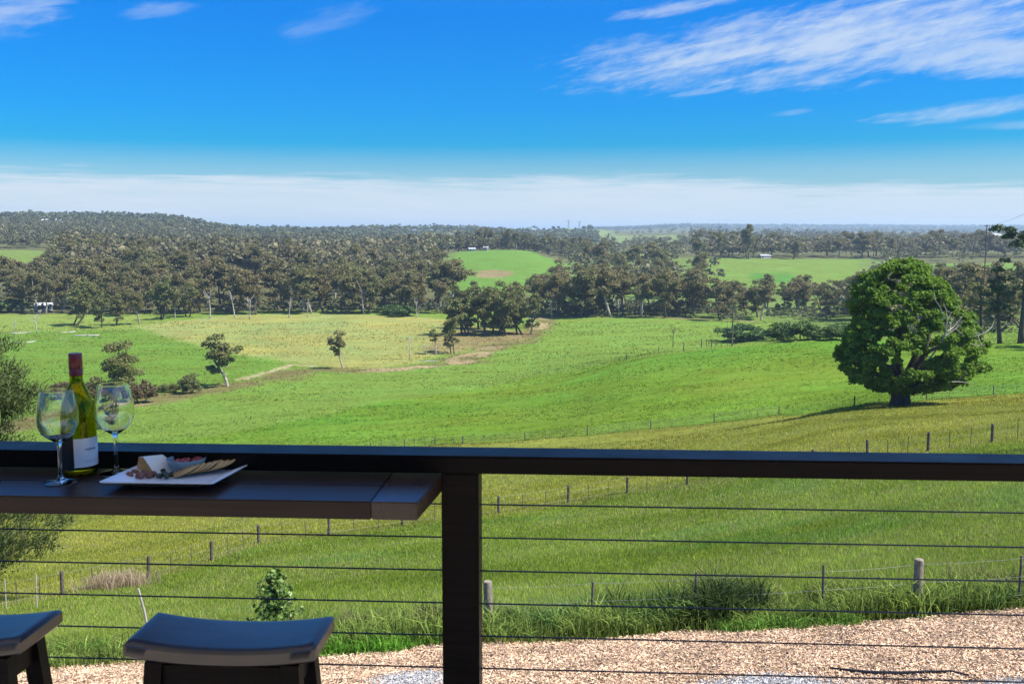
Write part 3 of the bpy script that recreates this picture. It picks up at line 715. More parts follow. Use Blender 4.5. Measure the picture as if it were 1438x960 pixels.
def dead_tree(seed, H, nb=6, spread=.3, lean=0.05, r0=None):
    rng = np.random.default_rng(seed); tb = MB(); r0 = r0 or H*.022
    top = (rng.normal()*H*lean, rng.normal()*H*lean, H*.7); tp = curve_pts((0, 0, -.4), top, rng, 6, .04)
    tb.tube(tp, [r0*1.3, r0, r0*.9, r0*.75, r0*.6, r0*.4], 7)
    for k in range(nb):
        t = rng.uniform(.45, 1.0); a = Vector(tp[0]).lerp(Vector(tp[-1]), t); an = k*2.4+rng.uniform(-.4, .4)
        e = a+Vector((math.cos(an)*H*spread*rng.uniform(.6, 1), math.sin(an)*H*spread*.7, H*rng.uniform(.15, .32)))
        lp = curve_pts(a, e, rng, 5, .10); tb.tube(lp, [r0*.5, r0*.4, r0*.3, r0*.2, r0*.06], 5)
        for j in range(3):
            b = Vector(lp[2+j//2]); e2 = b+Vector(rng.normal(size=3))*H*.07+Vector((0, 0, H*.08))
            tb.tube([b, b.lerp(e2, .5)+Vector((0, 0, .02*H)), e2], [r0*.2, r0*.13, r0*.04], 4)
    return mesh_np('dead_tree', np.concatenate(tb.v), [np.array(tb.q), np.array(tb.t)], [M_dead], smooth=True)
def px_dead(me, base_h, px, row, top, label, rz=0, mat=None, lean=None):
    g = ground(px, row); s = (row-top)/F*g.y/base_h/.985
    if mat: me = me.copy(); me.materials.clear(); me.materials.append(mat)
    o = link('dead_tree', me, None, g, (lean or 0, 0, rz), (s, s, s)); tag(o, label, 'dead tree'); return o
D1, D2, D3 = dead_tree(501, 20, 7, .3), dead_tree(502, 10, 5, .16, .05, .20), dead_tree(503, 10, 4, .12, .06, .16)
px_dead(D1, 20, 511, 441, 393, 'white forked dead tree standing before the left wood', .5)
px_dead(D2, 10, 575, 505, 466, 'dead forked trunk at left, first of the two on the creek bank', 1.0)
px_dead(D3, 10, 597, 503, 473, 'shorter dead trunk, second of the two on the creek bank', 2.0)
px_dead(D1, 20, 632, 470, 418, 'pale dead tree leaning at the left side of the clump by the yellow paddock', 2.0, lean=.25)
px_dead(D2, 10, 945, 487, 454, 'bare dark dead stump standing on the paddock crest', .2, M_bark)
px_dead(D3, 10, 20, 470, 440, 'thin bare dead tree leftmost in the left paddock', 1.2)
px_dead(D1, 20, 52, 468, 432, 'bleached many-branched dead tree among fallen logs in the left paddock', 1.2)
px_dead(D1, 20, 350, 448, 410, 'grey dead tree with low twisted limbs in front of the left wood', 3.2)
px_dead(D3, 10, 330, 446, 396, 'tall thin pale trunk against the middle of the left wood', 4.4)
px_dead(D2, 10, 294, 447, 402, 'thin pale bare trunk at the foot of the left wood, left of the middle', 2.4)
px_dead(D3, 10, 405, 446, 408, 'thin pale bare trunk at the foot of the left wood beneath its highest crowns', 1.4)
px_dead(D3, 10, 432, 446, 412, 'short pale bare trunk left of the white forked dead tree', .4)
px_dead(D2, 10, 585, 446, 414, 'thin pale bare trunk near the right end of the left wood', 3.4)
px_dead(D3, 10, 868, 446, 412, 'straight pale bare trunk at the edge of the middle belt', 3.0)
px_dead(D1, 20, 775, 446, 408, 'grey leafless tree right of the clump at the belt edge', .9)

# fallen logs in the left paddock
def log_mesh(seed, L):
    rng = np.random.default_rng(seed); tb = MB(); p = curve_pts((-L/2, 0, .15), (L/2, rng.normal()*.5, .35), rng, 6, .03)
    tb.tube(p, [.28, .26, .24, .2, .16, .08], 7); tb.tube(curve_pts(p[2], Vector(p[2])+Vector((L*.12, L*.14, .9)), rng, 4, .05), [.14, .1, .07, .03], 5)
    return mesh_np('fallen_log', np.concatenate(tb.v), [np.array(tb.q), np.array(tb.t)], [M_dead], smooth=True)
LM = [log_mesh(520+k, 7) for k in range(3)]
for i, (px, rw, s, d) in enumerate([(12, 482, 1.2, 'leftmost, under the thin dead tree'), (30, 468, 1.0, 'highest up, behind the bleached dead tree'), (44, 480, .9, 'between the two lower ones'), (88, 476, .8, 'short one at the right'), (120, 472, 1.3, 'rightmost, long and pale'), (95, 467, 1.0, 'in the weeds below the leftmost gum'),
        (615, 517, .6, 'lying at the creek below the leaning gum'), (604, 508, .8, 'lying by the two dead trunks')]):
    g = ground(px, rw); o = link('fallen_log', LM[i % 3], None, g, (0, 0, i*.9-.3), (s, s, s)); tag(o, 'pale fallen log, '+d, 'log', 'fallen logs')

# ---------------------------------------------------------------- the big broad-leaved tree
def oak():
    g = ground(1265, 569); rng = np.random.default_rng(77)
    sc = g.y/F/0.985       # metres per photo pixel
    e = empty('broad_leaved_tree', g); tag(e, 'big dense bright green broad-leaved tree standing in the fence line at right', 'tree')
    # crown silhouette: half widths (left,right in px) by height in px above the ground
    prof = [(16, 30, 28), (28, 66, 66), (42, 84, 98), (60, 92, 122), (80, 88, 124), (100, 84, 116), (120, 82, 98), (140, 80, 80), (160, 76, 64), (178, 66, 48), (192, 48, 32), (203, 20, 10)]
    hz = np.array([p[0] for p in prof]); lw = np.array([p[1] for p in prof]); rw = np.array([p[2] for p in prof])
    cl = []
    for k in range(500):
        z = 22+176*rng.random()**1.1; a = rng.uniform(0, 2*math.pi); w = np.interp(z, hz, lw) if math.cos(a) < 0 else np.interp(z, hz, rw)
        dpt = (np.interp(z, hz, lw)+np.interp(z, hz, rw))/2
        f = rng.uniform(.45, 1)**.45; r = rng.uniform(6.5, 12.5)
        x = math.cos(a)*max(0, w-r*.8)*f; y = math.sin(a)*max(0, dpt-r*.8)*f
        # pockets
        if (fbm(np.array([x/22+5]), np.array([z/22+y/40]), 63, 2)[0] < .22): continue
        cl.append((x*sc, y*sc, z*sc, r*sc))
    V, q, c = crown_from_clusters(rng, cl, 290, 0.28, .30, .85, 1.1, 1.2)
    link('crown', mesh_np('crown', V, [q], [M_oak], c), e)
    tb = MB(); r0 = 0.85
    tb.tube([(-.1, 0, -.4), (0, 0, .3), (.0, 0, 1.4), (-.1, 0, 2.6)], [r0*1.5, r0*1.15, r0, r0*1.05], 12)
    tb.tube([(-.75, .1, -.4), (-.55, 0, .8), (-.7, 0, 2.5), (-1.2, 0, 4.2)], [r0*.7, r0*.6, r0*.5, r0*.4], 9)
    for k in range(14):
        c_ = cl[int(rng.integers(len(cl)))]; p = curve_pts((0, 0, 2.0+rng.uniform(0, 1)), c_[:3], rng, 6, .07)
        tb.tube(p, [r0*.5, r0*.4, r0*.3, r0*.22, r0*.14, r0*.05], 7)
    tb.build('trunk', M_bark, e, True)
    db = MB()
    for (a, b, r) in [((4, -70, 70), (28, -78, 108), .12), ((20, -78, 96), (18, -80, 150), .10), ((24, -78, 106), (44, -74, 120), .07), ((26, -78, 112), (52, -70, 136), .07), ((18, -80, 135), (6, -76, 156), .05), ((50, -60, 88), (74, -72, 112), .08), ((66, -70, 104), (92, -66, 118), .05), ((60, -66, 96), (88, -58, 92), .05), ((26, -98, 48), (52, -104, 46), .06)]:
        db = MB(); p = curve_pts(Vector(a)*sc, Vector(b)*sc, rng, 5, .08); db.tube(p, [r, r*.8, r*.6, r*.45, r*.15], 5)
        for j in range(3):
            s_ = Vector(p[1+j]); t_ = s_+Vector(rng.normal(size=3))*.6+Vector((.1, -.2, .5)); db.tube([s_, s_.lerp(t_, .5), t_], [r*.4, r*.3, r*.1], 4)
        tag(db.build('dead_branch', M_dead, e, True), 'bare grey dead branch poking out of the green crown')
oak()

# ---------------------------------------------------------------- pines at the right edge, foreground pine at the left edge
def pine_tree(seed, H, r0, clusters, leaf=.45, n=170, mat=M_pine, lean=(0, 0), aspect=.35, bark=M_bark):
    rng = np.random.default_rng(seed); tb = MB()
    top = Vector((lean[0], lean[1], H*.95)); tp = curve_pts((0, 0, -.5), top, rng, 8, .015)
    tb.tube(tp, [r0*(1.25-.14*i) for i in range(8)], 9)
    for (x, y, z, r) in clusters:
        a = tp[0].lerp(top, min(.97, max(.1, (z-r*.8)/(H*.95)))); tb.tube(curve_pts(a, (x, y, z), rng, 5, .06), [r0*.28, r0*.22, r0*.16, r0*.1, r0*.04], 5)
    V, q, c = crown_from_clusters(rng, clusters, n, leaf, .25, .55, aspect*3, .9)
    return (mesh_np('trunk', np.concatenate(tb.v), [np.array(tb.q), np.array(tb.t)], [bark], smooth=True), mesh_np('crown', V, [q], [mat], c))
def rc(rng, n, fx, fz, r): return [(rng.normal()*fx, rng.normal()*fx, fz[0]+(fz[1]-fz[0])*rng.random(), rng.uniform(*r)) for _ in range(n)]
rg = np.random.default_rng(5)
g = ground(1433, 482); m_ = g.y/F
PT = pine_tree(601, 165*m_, .55, rc(rg, 16, 3.4, (135*m_, 162*m_), (1.2, 2.2))+rc(rg, 3, 2.6, (80*m_, 120*m_), (.8, 1.4)), .55, 190)
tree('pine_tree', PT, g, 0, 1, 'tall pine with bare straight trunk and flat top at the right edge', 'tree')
g = ground(1404, 482)
PT2 = pine_tree(602, 120*m_, .4, rc(rg, 16, 2.2, (45*m_, 118*m_), (1.2, 2.0)), .5, 190, lean=(-1.6, 0))
tree('pine_tree', PT2, g, 0, 1, 'dark shorter pine just left of the tall bare-trunked pine', 'tree')
g = ground(1380, 480)
PT3 = pine_tree(603, 100*m_, .35, rc(rg, 18, 3.0, (25*m_, 90*m_), (1.2, 2.2)), .5, 170, M_gumg, lean=(-1, 0))
tree('pine_tree', PT3, g, 0, 1, 'crooked olive tree between the broad-leaved tree and the dark pine', 'tree')
g = at(1560, 190)
tree('pine_tree', PT, g, 2.0, .9, 'tall pine beyond the right edge', 'tree')
g = at(1296, 330)
tree('conifer_tree', GG[0], g, 1.0, (.95, .95, 1.0), 'deep green tree rising behind the crown of the broad-leaved tree', 'tree')

def fore_pine():
    rng = np.random.default_rng(901); Y = 36.0; b = at(-135, Y); m = Y/F/.985
    e = empty('pine_tree', b); tag(e, 'feathery dark green pine at the left edge, close below the veranda', 'tree')
    tb = MB(); H = 11.2
    tb.tube(curve_pts((0, 0, -.6), (0.2, 0, H), rng, 8, .015), [.3, .27, .24, .2, .17, .13, .08, .03], 9)
    tips = []
    zc = b.z
    def world_h(row): return CZ-Y*slope(row)-zc
    # silhouette on the right side: (row, px reach)
    sil = [(505, 8), (540, 26), (570, 34), (600, 10), (640, 22), (700, 50), (745, 84), (770, 50), (785, 10)]
    for k in range(150):
        row = rng.uniform(490, 792); h = world_h(row); reach = (np.interp(row, [s[0] for s in sil], [s[1] for s in sil])+135)*m
        an = rng.uniform(-math.pi, math.pi); L = reach*(1.0 if abs(an) < 1 else .85)*rng.uniform(.5, 1.0)**.5
        t = Vector((math.cos(an)*L, math.sin(an)*L, h)); a = Vector((0, 0, max(.8, h-L*.35)))
        p = curve_pts(a, t, rng, 6, .05)
        tb.tube(p, [.06, .05, .04, .03, .02, .008], 5)
        for j in range(2, 6):
            for q_ in range(3):
                tips.append((Vector(p[j])+Vector(rng.normal(size=3))*.22, (t-a).normalized()))
    Vs, off = [], 0
    C, D = [], []
    for (p, d) in tips:
        n = 70
        dd = np.array(d)[None]*0.5+rng.normal(size=(n, 3))*.55+np.array([0, 0, .55]); dd /= np.linalg.norm(dd, axis=1)[:, None]
        cc = np.array(p)[None]+rng.normal(size=(n, 3))*np.array([.2, .2, .14]); C.append(cc); D.append(dd)
    C, D = np.concatenate(C), np.concatenate(D); n = len(C)
    L = rng.uniform(.14, .32, n)[:, None]; s_ = np.cross(D, rng.normal(size=(n, 3))); s_ /= np.linalg.norm(s_, axis=1)[:, None]; s_ *= .022
    V = np.stack([C-s_, C+s_, C+D*L], 1).reshape(-1, 3); t = np.arange(3*n).reshape(n, 3)
    v = np.repeat(np.clip(rng.normal(.5, .2, n), 0, 1), 3); cl_ = np.stack([v, v, v], 1)
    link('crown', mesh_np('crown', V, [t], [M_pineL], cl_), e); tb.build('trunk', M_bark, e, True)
fore_pine()

# ---------------------------------------------------------------- far woodland (one mass) from merged low trees
def template(seed, H, ncl, leaves, leaf, trunk=True, spread=.34):
    rng = np.random.default_rng(seed); cl = []
    for k in range(ncl):
        a = rng.uniform(0, 6.28); rr = H*spread*math.sqrt(rng.random()); z = H*rng.uniform(.35, .9)*(1-.2*(rr/(H*spread))**2)
        cl.append((rr*math.cos(a), rr*math.sin(a), z, H*rng.uniform(.11, .19)))
    V, q, c = crown_from_clusters(rng, cl, leaves, leaf, .4, .8)
    return V, q, c
TP_mid = [template(700+k, 18, 10, 14, 1.9) for k in range(4)]
TP_far = [template(720+k, 18, 6, 7, 3.6) for k in range(4)]
def scatter_merge(name, pts, tps, mat, label, hr=(13, 22), seed=1, cvar=.5, base=18.0):
    rng = np.random.default_rng(seed); Vs, Qs, Cs, off = [], [], [], 0
    pts = np.asarray(pts); kinds = rng.integers(0, len(tps), len(pts))
    for kd, (V, q, c) in enumerate(tps):
        P_ = pts[kinds == kd]; n = len(P_)
        if not n: continue
        an = rng.uniform(0, 6.28, n); s = rng.uniform(*hr, n)/base; w = s*rng.uniform(.85, 1.3, n)
        ca, sa = np.cos(an), np.sin(an)
        X = (V[None, :, 0]*ca[:, None]-V[None, :, 1]*sa[:, None])*w[:, None]+P_[:, 0:1]
        Y = (V[None, :, 0]*sa[:, None]+V[None, :, 1]*ca[:, None])*w[:, None]+P_[:, 1:2]
        Z = V[None, :, 2]*s[:, None]+P_[:, 2:3]-.5
        VV = np.stack([X, Y, Z], -1).reshape(-1, 3)
        qq = (q[None]+(np.arange(n)*len(V))[:, None, None]).reshape(-1, 4)+off
        tr = rng.uniform(0, 1, n)
        cc = np.repeat(c[None], n, 0).copy(); cc[..., 0] = cc[..., 0]*(1-cvar)+tr[:, None]*cvar*1.6-cvar*.2; cc[..., 1] = np.clip(cc[..., 1]+(rng.uniform(-.25, .25, n))[:, None], 0, 1)
        Vs.append(VV); Qs.append(qq); Cs.append(cc.reshape(-1, 3)); off += len(VV)
    o = link(name, mesh_np(name, np.concatenate(Vs), [np.concatenate(Qs)], [mat], np.clip(np.concatenate(Cs), 0, 1)))
    tag(o, label, 'woodland', kind='stuff'); return o
M_far = mat_leaf('far_leaves', (.130, .142, .062), (.190, .168, .086), 0.32, 0.0, 0.40)
M_farg = mat_leaf('far_green_leaves', (.110, .135, .070), (.150, .155, .075), 0.3, 0.0, 0.40)
def rand_pts(n, px0, px1, y0, y1, seed, patches_keep=.02, dens=None):
    rng = np.random.default_rng(seed); px = rng.uniform(px0, px1, n); Y = np.exp(rng.uniform(math.log(y0), math.log(y1), n))
    x = (px-CX)/F/.985*Y
    keep = np.ones(n, bool)
    for pts, _ in PATCHES[1:]: keep &= ~((poly_sd(x, Y, pts) > -6) & (rng.random(n) > patches_keep))
    if dens is not None: keep &= rng.random(n) < dens(px, Y, x)
    x, Y = x[keep], Y[keep]
    return np.stack([x, Y, terrain(x, Y)], 1)
cl_d = lambda px, Y, x: np.clip((fbm(x/110, Y/110, 55, 3)-.33)*6, .0, 1)
scatter_merge('woodland', rand_pts(1300, 30, 640, 600, 950, 11, dens=lambda px, Y, x: np.where((px > 605) & (Y > 600), 0, np.where(px < 95, 0, 1.0))), TP_mid, M_far, 'dense olive and russet woodland behind the left wood', (16, 23), 3)
scatter_merge('woodland', rand_pts(4600, -450, 800, 940, 1500, 12, dens=lambda px, Y, x: np.clip((fbm(x/90, Y/90, 56, 3)-.30)*6, .12, 1)), TP_mid, M_far, 'woodland covering the lower slopes of the left hill', (9, 17), 4)
scatter_merge('woodland', rand_pts(9500, -450, 560, 1450, 2600, 13, dens=lambda px, Y, x: np.clip((fbm(x/90, Y/90, 57, 3)-.24)*6, .15, 1)), TP_far, M_farg, 'woodland on the upper left hill and its skyline', (8, 16), 5)
scatter_merge('woodland', rand_pts(5200, 300, 860, 1400, 2900, 14, dens=cl_d), TP_far, M_farg, 'blue-green patchwork woodland on the middle far ridge', (11, 19), 6)
scatter_merge('woodland', rand_pts(2600, 850, 1950, 1050, 2600, 15, dens=cl_d), TP_mid, M_far, 'woodland beyond the far right paddock', (12, 20), 7)
scatter_merge('woodland', rand_pts(420, 985, 1600, 900, 1060, 16), TP_mid, M_far, 'dense back rows of the tree belt above the right paddock', (16, 22), 8)
scatter_merge('woodland', rand_pts(620, 1190, 1950, 330, 900, 17, dens=lambda px, Y, x: np.where((px > 1330) & (Y < 520), .25, .8)), TP_mid, M_far, 'grey-brown woodland behind the broad-leaved tree and pines', (13, 19), 9)
scatter_merge('woodland', rand_pts(150, 750, 1010, 560, 900, 18, dens=lambda px, Y, x: np.where(px < 800, 0, .8)), TP_mid, M_far, 'darker woodland filling in behind the middle belt', (14, 20), 10)
scatter_merge('woodland', rand_pts(7000, 820, 2100, 5000, 10500, 19), TP_far, M_farg, 'continuous forest on the blue far ridge', (16, 26), 11)
scatter_merge('woodland', rand_pts(260, 590, 860, 1000, 1180, 20), TP_mid, M_far, 'woodland behind the tree row over the centre paddock', (14, 20), 12)
# low scrub at the foot of the woods
TP_scrub = [template(740+k, 3.0, 9, 22, .42, spread=.75) for k in range(3)]
sc_pts = np.concatenate([rand_pts(520, -40, 640, 462, 560, 21), rand_pts(300, 745, 1030, 444, 520, 22), rand_pts(50, 1000, 1200, 415, 470, 23), rand_pts(40, 1200, 1440, 240, 330, 24)])
scatter_merge('scrub', sc_pts, TP_scrub, M_farg, 'low scrub along the feet of the gum trees', (1.5, 6.0), 13, base=3.0)
# dark conifers by the pylons
DC = bush_mesh(430, 14, 14, 60, 2.2, 1.0, M_farg)
for i, (px, Y, s, lb) in enumerate([(826, 2950, 1.2, 'dark conifer group right of the pylons on the green hill'), (818, 2960, .8, 'smaller dark conifer beside the taller one right of the pylons'), (776, 3020, .7, 'low dark tree left of the pylons on the green hill'), (783, 3020, .6, 'low dark tree nearest the left pylon on the green hill')]):
    tree('conifer_tree', DC, at(px, Y), i, (s, s, s), lb, 'tree')
for i, (px, Y, s, lb) in enumerate([(411, 2380, 1.5, 'spire-shaped conifer on the skyline right of the left hill, left of two'), (422, 2380, 1.25, 'broader conifer on the skyline right of the left hill, right of two'), (165, 1800, 1.2, 'round tree on the skyline of the left hill beside the white house gable'), (136, 1800, .9, 'small dark tree on the skyline of the left hill')]):
    tree('conifer_tree', DC, at(px, Y), i, (s*.6, s*.6, s), lb, 'tree')

# ---------------------------------------------------------------- houses, pylons, power line
M_white = mat_plain('white_paint', (.40, .39, .37), .6, .3, .5, .08)
M_roof = mat_plain('pale_metal_roof', (.42, .43, .44), .45, .4, .7, .08)
M_groof = mat_plain('grey_roof', (.30, .31, .33), .5, .4, .7, .1)
M_win = mat_plain('window_glass', (.03, .035, .04), .15, .6, 1, .1)
def house(name, loc, rz, w, d, h, label, roofm=None, cat='house', wing=True):
    e = empty(name, loc, rz); tag(e, label, cat)
    b = MB(); b.box((0, 0, h/2-1), (w, d, h+2))
    if wing: b.box((w*.62, d*.2, h/2-1.1), (w*.5, d*.7, h+1.8))
    b.build('wall', M_white, e)
    r = MB()
    def gable(cx, cy, ww, dd, z):
        o = .5; hh = dd*.28
        V = [(cx-ww/2-o, cy-dd/2-o, z), (cx+ww/2+o, cy-dd/2-o, z), (cx+ww/2+o, cy+dd/2+o, z), (cx-ww/2-o, cy+dd/2+o, z), (cx-ww/2-o, cy, z+hh), (cx+ww/2+o, cy, z+hh)]
        r.add(V, [[0, 1, 5, 4], [2, 3, 4, 5], [3, 2, 1, 0]], [[0, 4, 3], [1, 2, 5]])
    gable(0, 0, w, d, h+.01)
    if wing: gable(w*.62, d*.2, w*.5, d*.7, h-.1)
    r.build('roof', roofm or M_roof, e)
    for k in range(3 if w > 8 else 1):
        m = MB(); m.box((-w*.3+k*w*.3, -d/2-.02, h*.55), (1.4, .12, 1.2)); m.build('window', M_win, e)
    m = MB(); m.box((w*.42, -d/2-.02, 1.0), (1.0, .14, 2.0)); m.build('door', M_groof, e)
    return e
house('house', at(84, 1490)+Vector((0, 0, 1.5)), .1, 20, 10, 4.5, 'white house with pale roof alone in the trees on the left hill')
house('house', at(170, 1790)+Vector((0, 0, 3)), .2, 6, 6, 4, 'small white house on the skyline of the left hill', wing=False)
house('shed', at(70, 478), .3, 7, 5, 2.6, 'small white shed in the scrub under the left wood', wing=False, cat='shed')
house('shed', at(664, 955), .1, 6, 4, 2.0, 'long low white shed at the top left of the centre paddock', wing=False, cat='shed')
house('shed', at(683, 968), -.2, 4, 4, 3.0, 'taller white shed at the top of the centre paddock, right of the low one', wing=False, cat='shed')
house('house', at(1378, 1010)+Vector((0, 0, 16)), .1, 12, 7, 3, 'white-roofed house showing above the trees at far right')
house('house', at(1066, 900), .3, 8, 5, 2.4, 'pale house under the trees above the right paddock', M_groof)
house('house', at(800, 1080)+Vector((0, 0, 4)), -.2, 12, 8, 4, 'grey-roofed house in the trees below the pylons', M_groof)
house('house', at(1342, 640), .2, 14, 8, 3.2, 'pale farm building seen between trees left of the pines', M_groof)
M_steel = mat_plain('pylon_steel', (.22, .23, .25), .5, .4, 1, .1)
def pylon():
    b = MB(); H = 26; r = .22
    for sx, sy in ((1, 1), (1, -1), (-1, 1), (-1, -1)):
        b.tube([(sx*2.8, sy*2.8, -1), (sx*.9, sy*.9, 17), (sx*.9, sy*.9, H)], r, 4)
    for z0, z1, w0, w1 in [(0, 5, 2.7, 2.2), (5, 10, 2.2, 1.6), (10, 14, 1.6, 1.2), (14, 18, 1.2, .9), (18, 22, .9, .9), (22, 26, .9, .9)]:
        for s in (1, -1):
            b.tube([(-w0, s*w0, z0), (w1, s*w1, z1)], r*.7, 4); b.tube([(w0, s*w0, z0), (-w1, s*w1, z1)], r*.7, 4)
            b.tube([(s*w0, -w0, z0), (s*w1, w1, z1)], r*.7, 4)
    b.build
    return b
def crossarm():
    c = MB()
    c.tube([(-9, 0, 25), (9, 0, 25)], .25, 4); c.tube([(-9, 0, 25.1), (-.9, 0, 22.5)], .2, 4); c.tube([(9, 0, 25.1), (.9, 0, 22.5)], .2, 4)
    for x in (-8.5, 0, 8.5): c.tube([(x, 0, 25), (x, 0, 23.4)], .14, 4)
    return c
for i, px in enumerate((796.5, 811.5)):
    e = empty('power_pylon', at(px, 3000), .15); tag(e, 'steel lattice power pylon on the green hill skyline, '+('left' if i == 0 else 'right')+' of the two', 'pylon', 'power pylons on the skyline')
    pylon().build('tower', M_steel, e); crossarm().build('crossarm', M_steel, e)
M_pole = mat_plain('pole_wood', (.13, .105, .085), .9, .1, 8, .3)
def pole(loc, H, label, rz=0):
    e = empty('power_pole', loc, rz); tag(e, label, 'pole')
    b = MB(); b.tube([(0, 0, -.5), (0, 0, H)], [.19, .13], 8); b.build('pole', M_pole, e, True)
    b = MB(); b.box((0, 0, H-.35), (1.6, .12, .12)); b.build('crossarm', M_pole, e)
    for x in (-.6, 0, .6):
        b = MB(); b.tube([(x, 0, H-.3), (x, 0, H-.12)], [.05, .04], 6); b.build('insulator', M_steel, e)
g = ground(1028, 486)
pole(g, 50*g.y/F, 'wooden power pole in front of the round dark bush on the crest')
pa = P(1386, 317, 255); pb = P(1700, 160, 42)
pole(Vector((pa.x, pa.y, tz(pa.x, pa.y))), pa.z-tz(pa.x, pa.y)+.3, 'tall wooden power pole hidden among the trees near the pines')
pole(Vector((pb.x, pb.y, tz(pb.x, pb.y))), pb.z-tz(pb.x, pb.y)+.3, 'wooden power pole beyond the right edge')
b = MB(); pts = [pa.lerp(pb, i/24)-Vector((0, 0, 1.0*math.sin(math.pi*i/24))) for i in range(25)]
b.tube(pts, .022, 5); tag(b.build('power_line', M_steel), 'thin dark power line slanting down across the sky at the right edge', 'cable')

# ---------------------------------------------------------------- post and wire fences
M_round = mat_plain('round_post', (.22, .19, .15), .9, .1, 14, .4, .004)
def fence(name, label, wpts, posts, H, rp, wires=4, droppers=2, rw=.006, big=()):
    """wpts: world xy polyline; posts: list of xy"""
    e = empty(name, (posts[0][0], posts[0][1], tz(*posts[0]))); tag(e, label, 'fence'); o = Vector(e.location)
    tops = []
    rng = random.Random(len(posts)+int(H*10))
    rp0 = rp
    for i, (x, y) in enumerate(posts):
        rp = .078 if i in big else rp0
        z = tz(x, y); h = H*rng.uniform(.94, 1.06); lx, ly = rng.uniform(-.03, .03), rng.uniform(-.03, .03)
        b = MB(); b.tube([(0, 0, -.4), (lx*.5, ly*.5, h*.5), (lx*h, ly*h, h), (lx*h, ly*h, h+.012)], [rp*1.05, rp, rp*.96, rp*.8], 9)
        b.build('post', M_round if i in big else M_post, e, True, Vector((x, y, z))-o); tops.append(Vector((x, y, z)))
    for i in range(len(tops)-1):
        for k in range(droppers):
            p = tops[i].lerp(tops[i+1], (k+1)/(droppers+1)); z = tz(p.x, p.y)
            b = MB(); b.tube([(0, 0, -.2), (rng.uniform(-.02, .02), 0, H*.9)], .018, 5); b.build('dropper', M_post, e, False, Vector((p.x, p.y, z))-o)
    for k in range(wires):
        b = MB(); f = .22+.72*k/(wires-1)
        pts = []
        for i in range(len(tops)-1):
            for s in range(4):
                p = tops[i].lerp(tops[i+1], s/4); pts.append(p+Vector((0, -rp-.004, H*f-.02*math.sin(math.pi*s/4)))-o)
        pts.append(tops[-1]+Vector((0, -rp-.004, H*f))-o)
        b.tube(pts, rw, 4); b.build('wire', M_wire, e)
def g2(px, rw): g = ground(px, rw); return (g.x, g.y)
fence('wire_fence', 'post and wire fence between the bright paddock and the dry strip, through the big tree', WFC,
      [g2(*p) for p in [(420, 642), (520, 633), (568, 628), (611, 625), (650, 623), (737, 618), (825, 611), (914, 602), (1003, 593), (1094, 582), (1200, 570), (1301, 562), (1395, 554), (1490, 546)]], 1.15, .07, 4, 2, .008)
fence('wire_fence', 'post and wire fence running down the near slope from right to lower left', WFB,
      [g2(*p) for p in [(-110, 868), (-10, 856), (88, 836), (209, 811), (297, 787), (363, 763), (462, 752), (565, 737), (700, 721), (798, 706), (881, 692), (965, 681), (1060, 668), (1140, 657), (1218, 646), (1303, 633), (1393, 622), (1500, 610)]], .98, .075, 3, 2, .003)
fence('wire_fence', 'nearest fence with a stout round post in long grass by the wood chips', None,
      [g2(*p) for p in [(687, 888), (830, 882), (976, 876), (1155, 868), (1288, 857), (1430, 850), (1620, 838)]], 0.86, .022, 3, 0, .0022, big=(0, 4))
def stake(px, row, h, lean, r, label, mat=M_dead, grp=None):
    g = ground(px, row); b = MB(); b.tube([(0, 0, -.3), (lean*h*.5, 0, h*.5), (lean*h, 0, h)], [r, r*.9, r*.8], 7)
    o = b.build('garden_stake', mat, None, True, g); tag(o, label, 'stake', grp)
stake(212, 892, 1.0, -.22, .028, 'leaning bare stake in the grass left of the middle stool')
stake(9, 856, 1.15, 0, .022, 'thin pale stake at the left edge by the slope fence')
stake(52, 856, 1.3, .02, .025, 'thin pale stake left of the first dark fence post')
# little weathered posts on the crest around the stump
for i, (px, rw) in enumerate([(925, 493), (960, 492), (985, 488), (992, 486), (999, 487), (1006, 485), (880, 506)]):
    g = ground(px, rw); b = MB(); b.tube([(0, 0, -.3), (0, 0, 1.5+.3*(i % 3))], [.14, .11], 7)
    tag(b.build('fence_post', M_post, None, True, g), ['old post left of the dead stump', 'old post right of the dead stump', 'old post in the tight row, leftmost', 'old post in the tight row, second', 'old post in the tight row, third', 'old post in the tight row, rightmost', 'lone old post farthest left on the crest'][i]+' on the far crest', 'post', 'old posts on the crest')

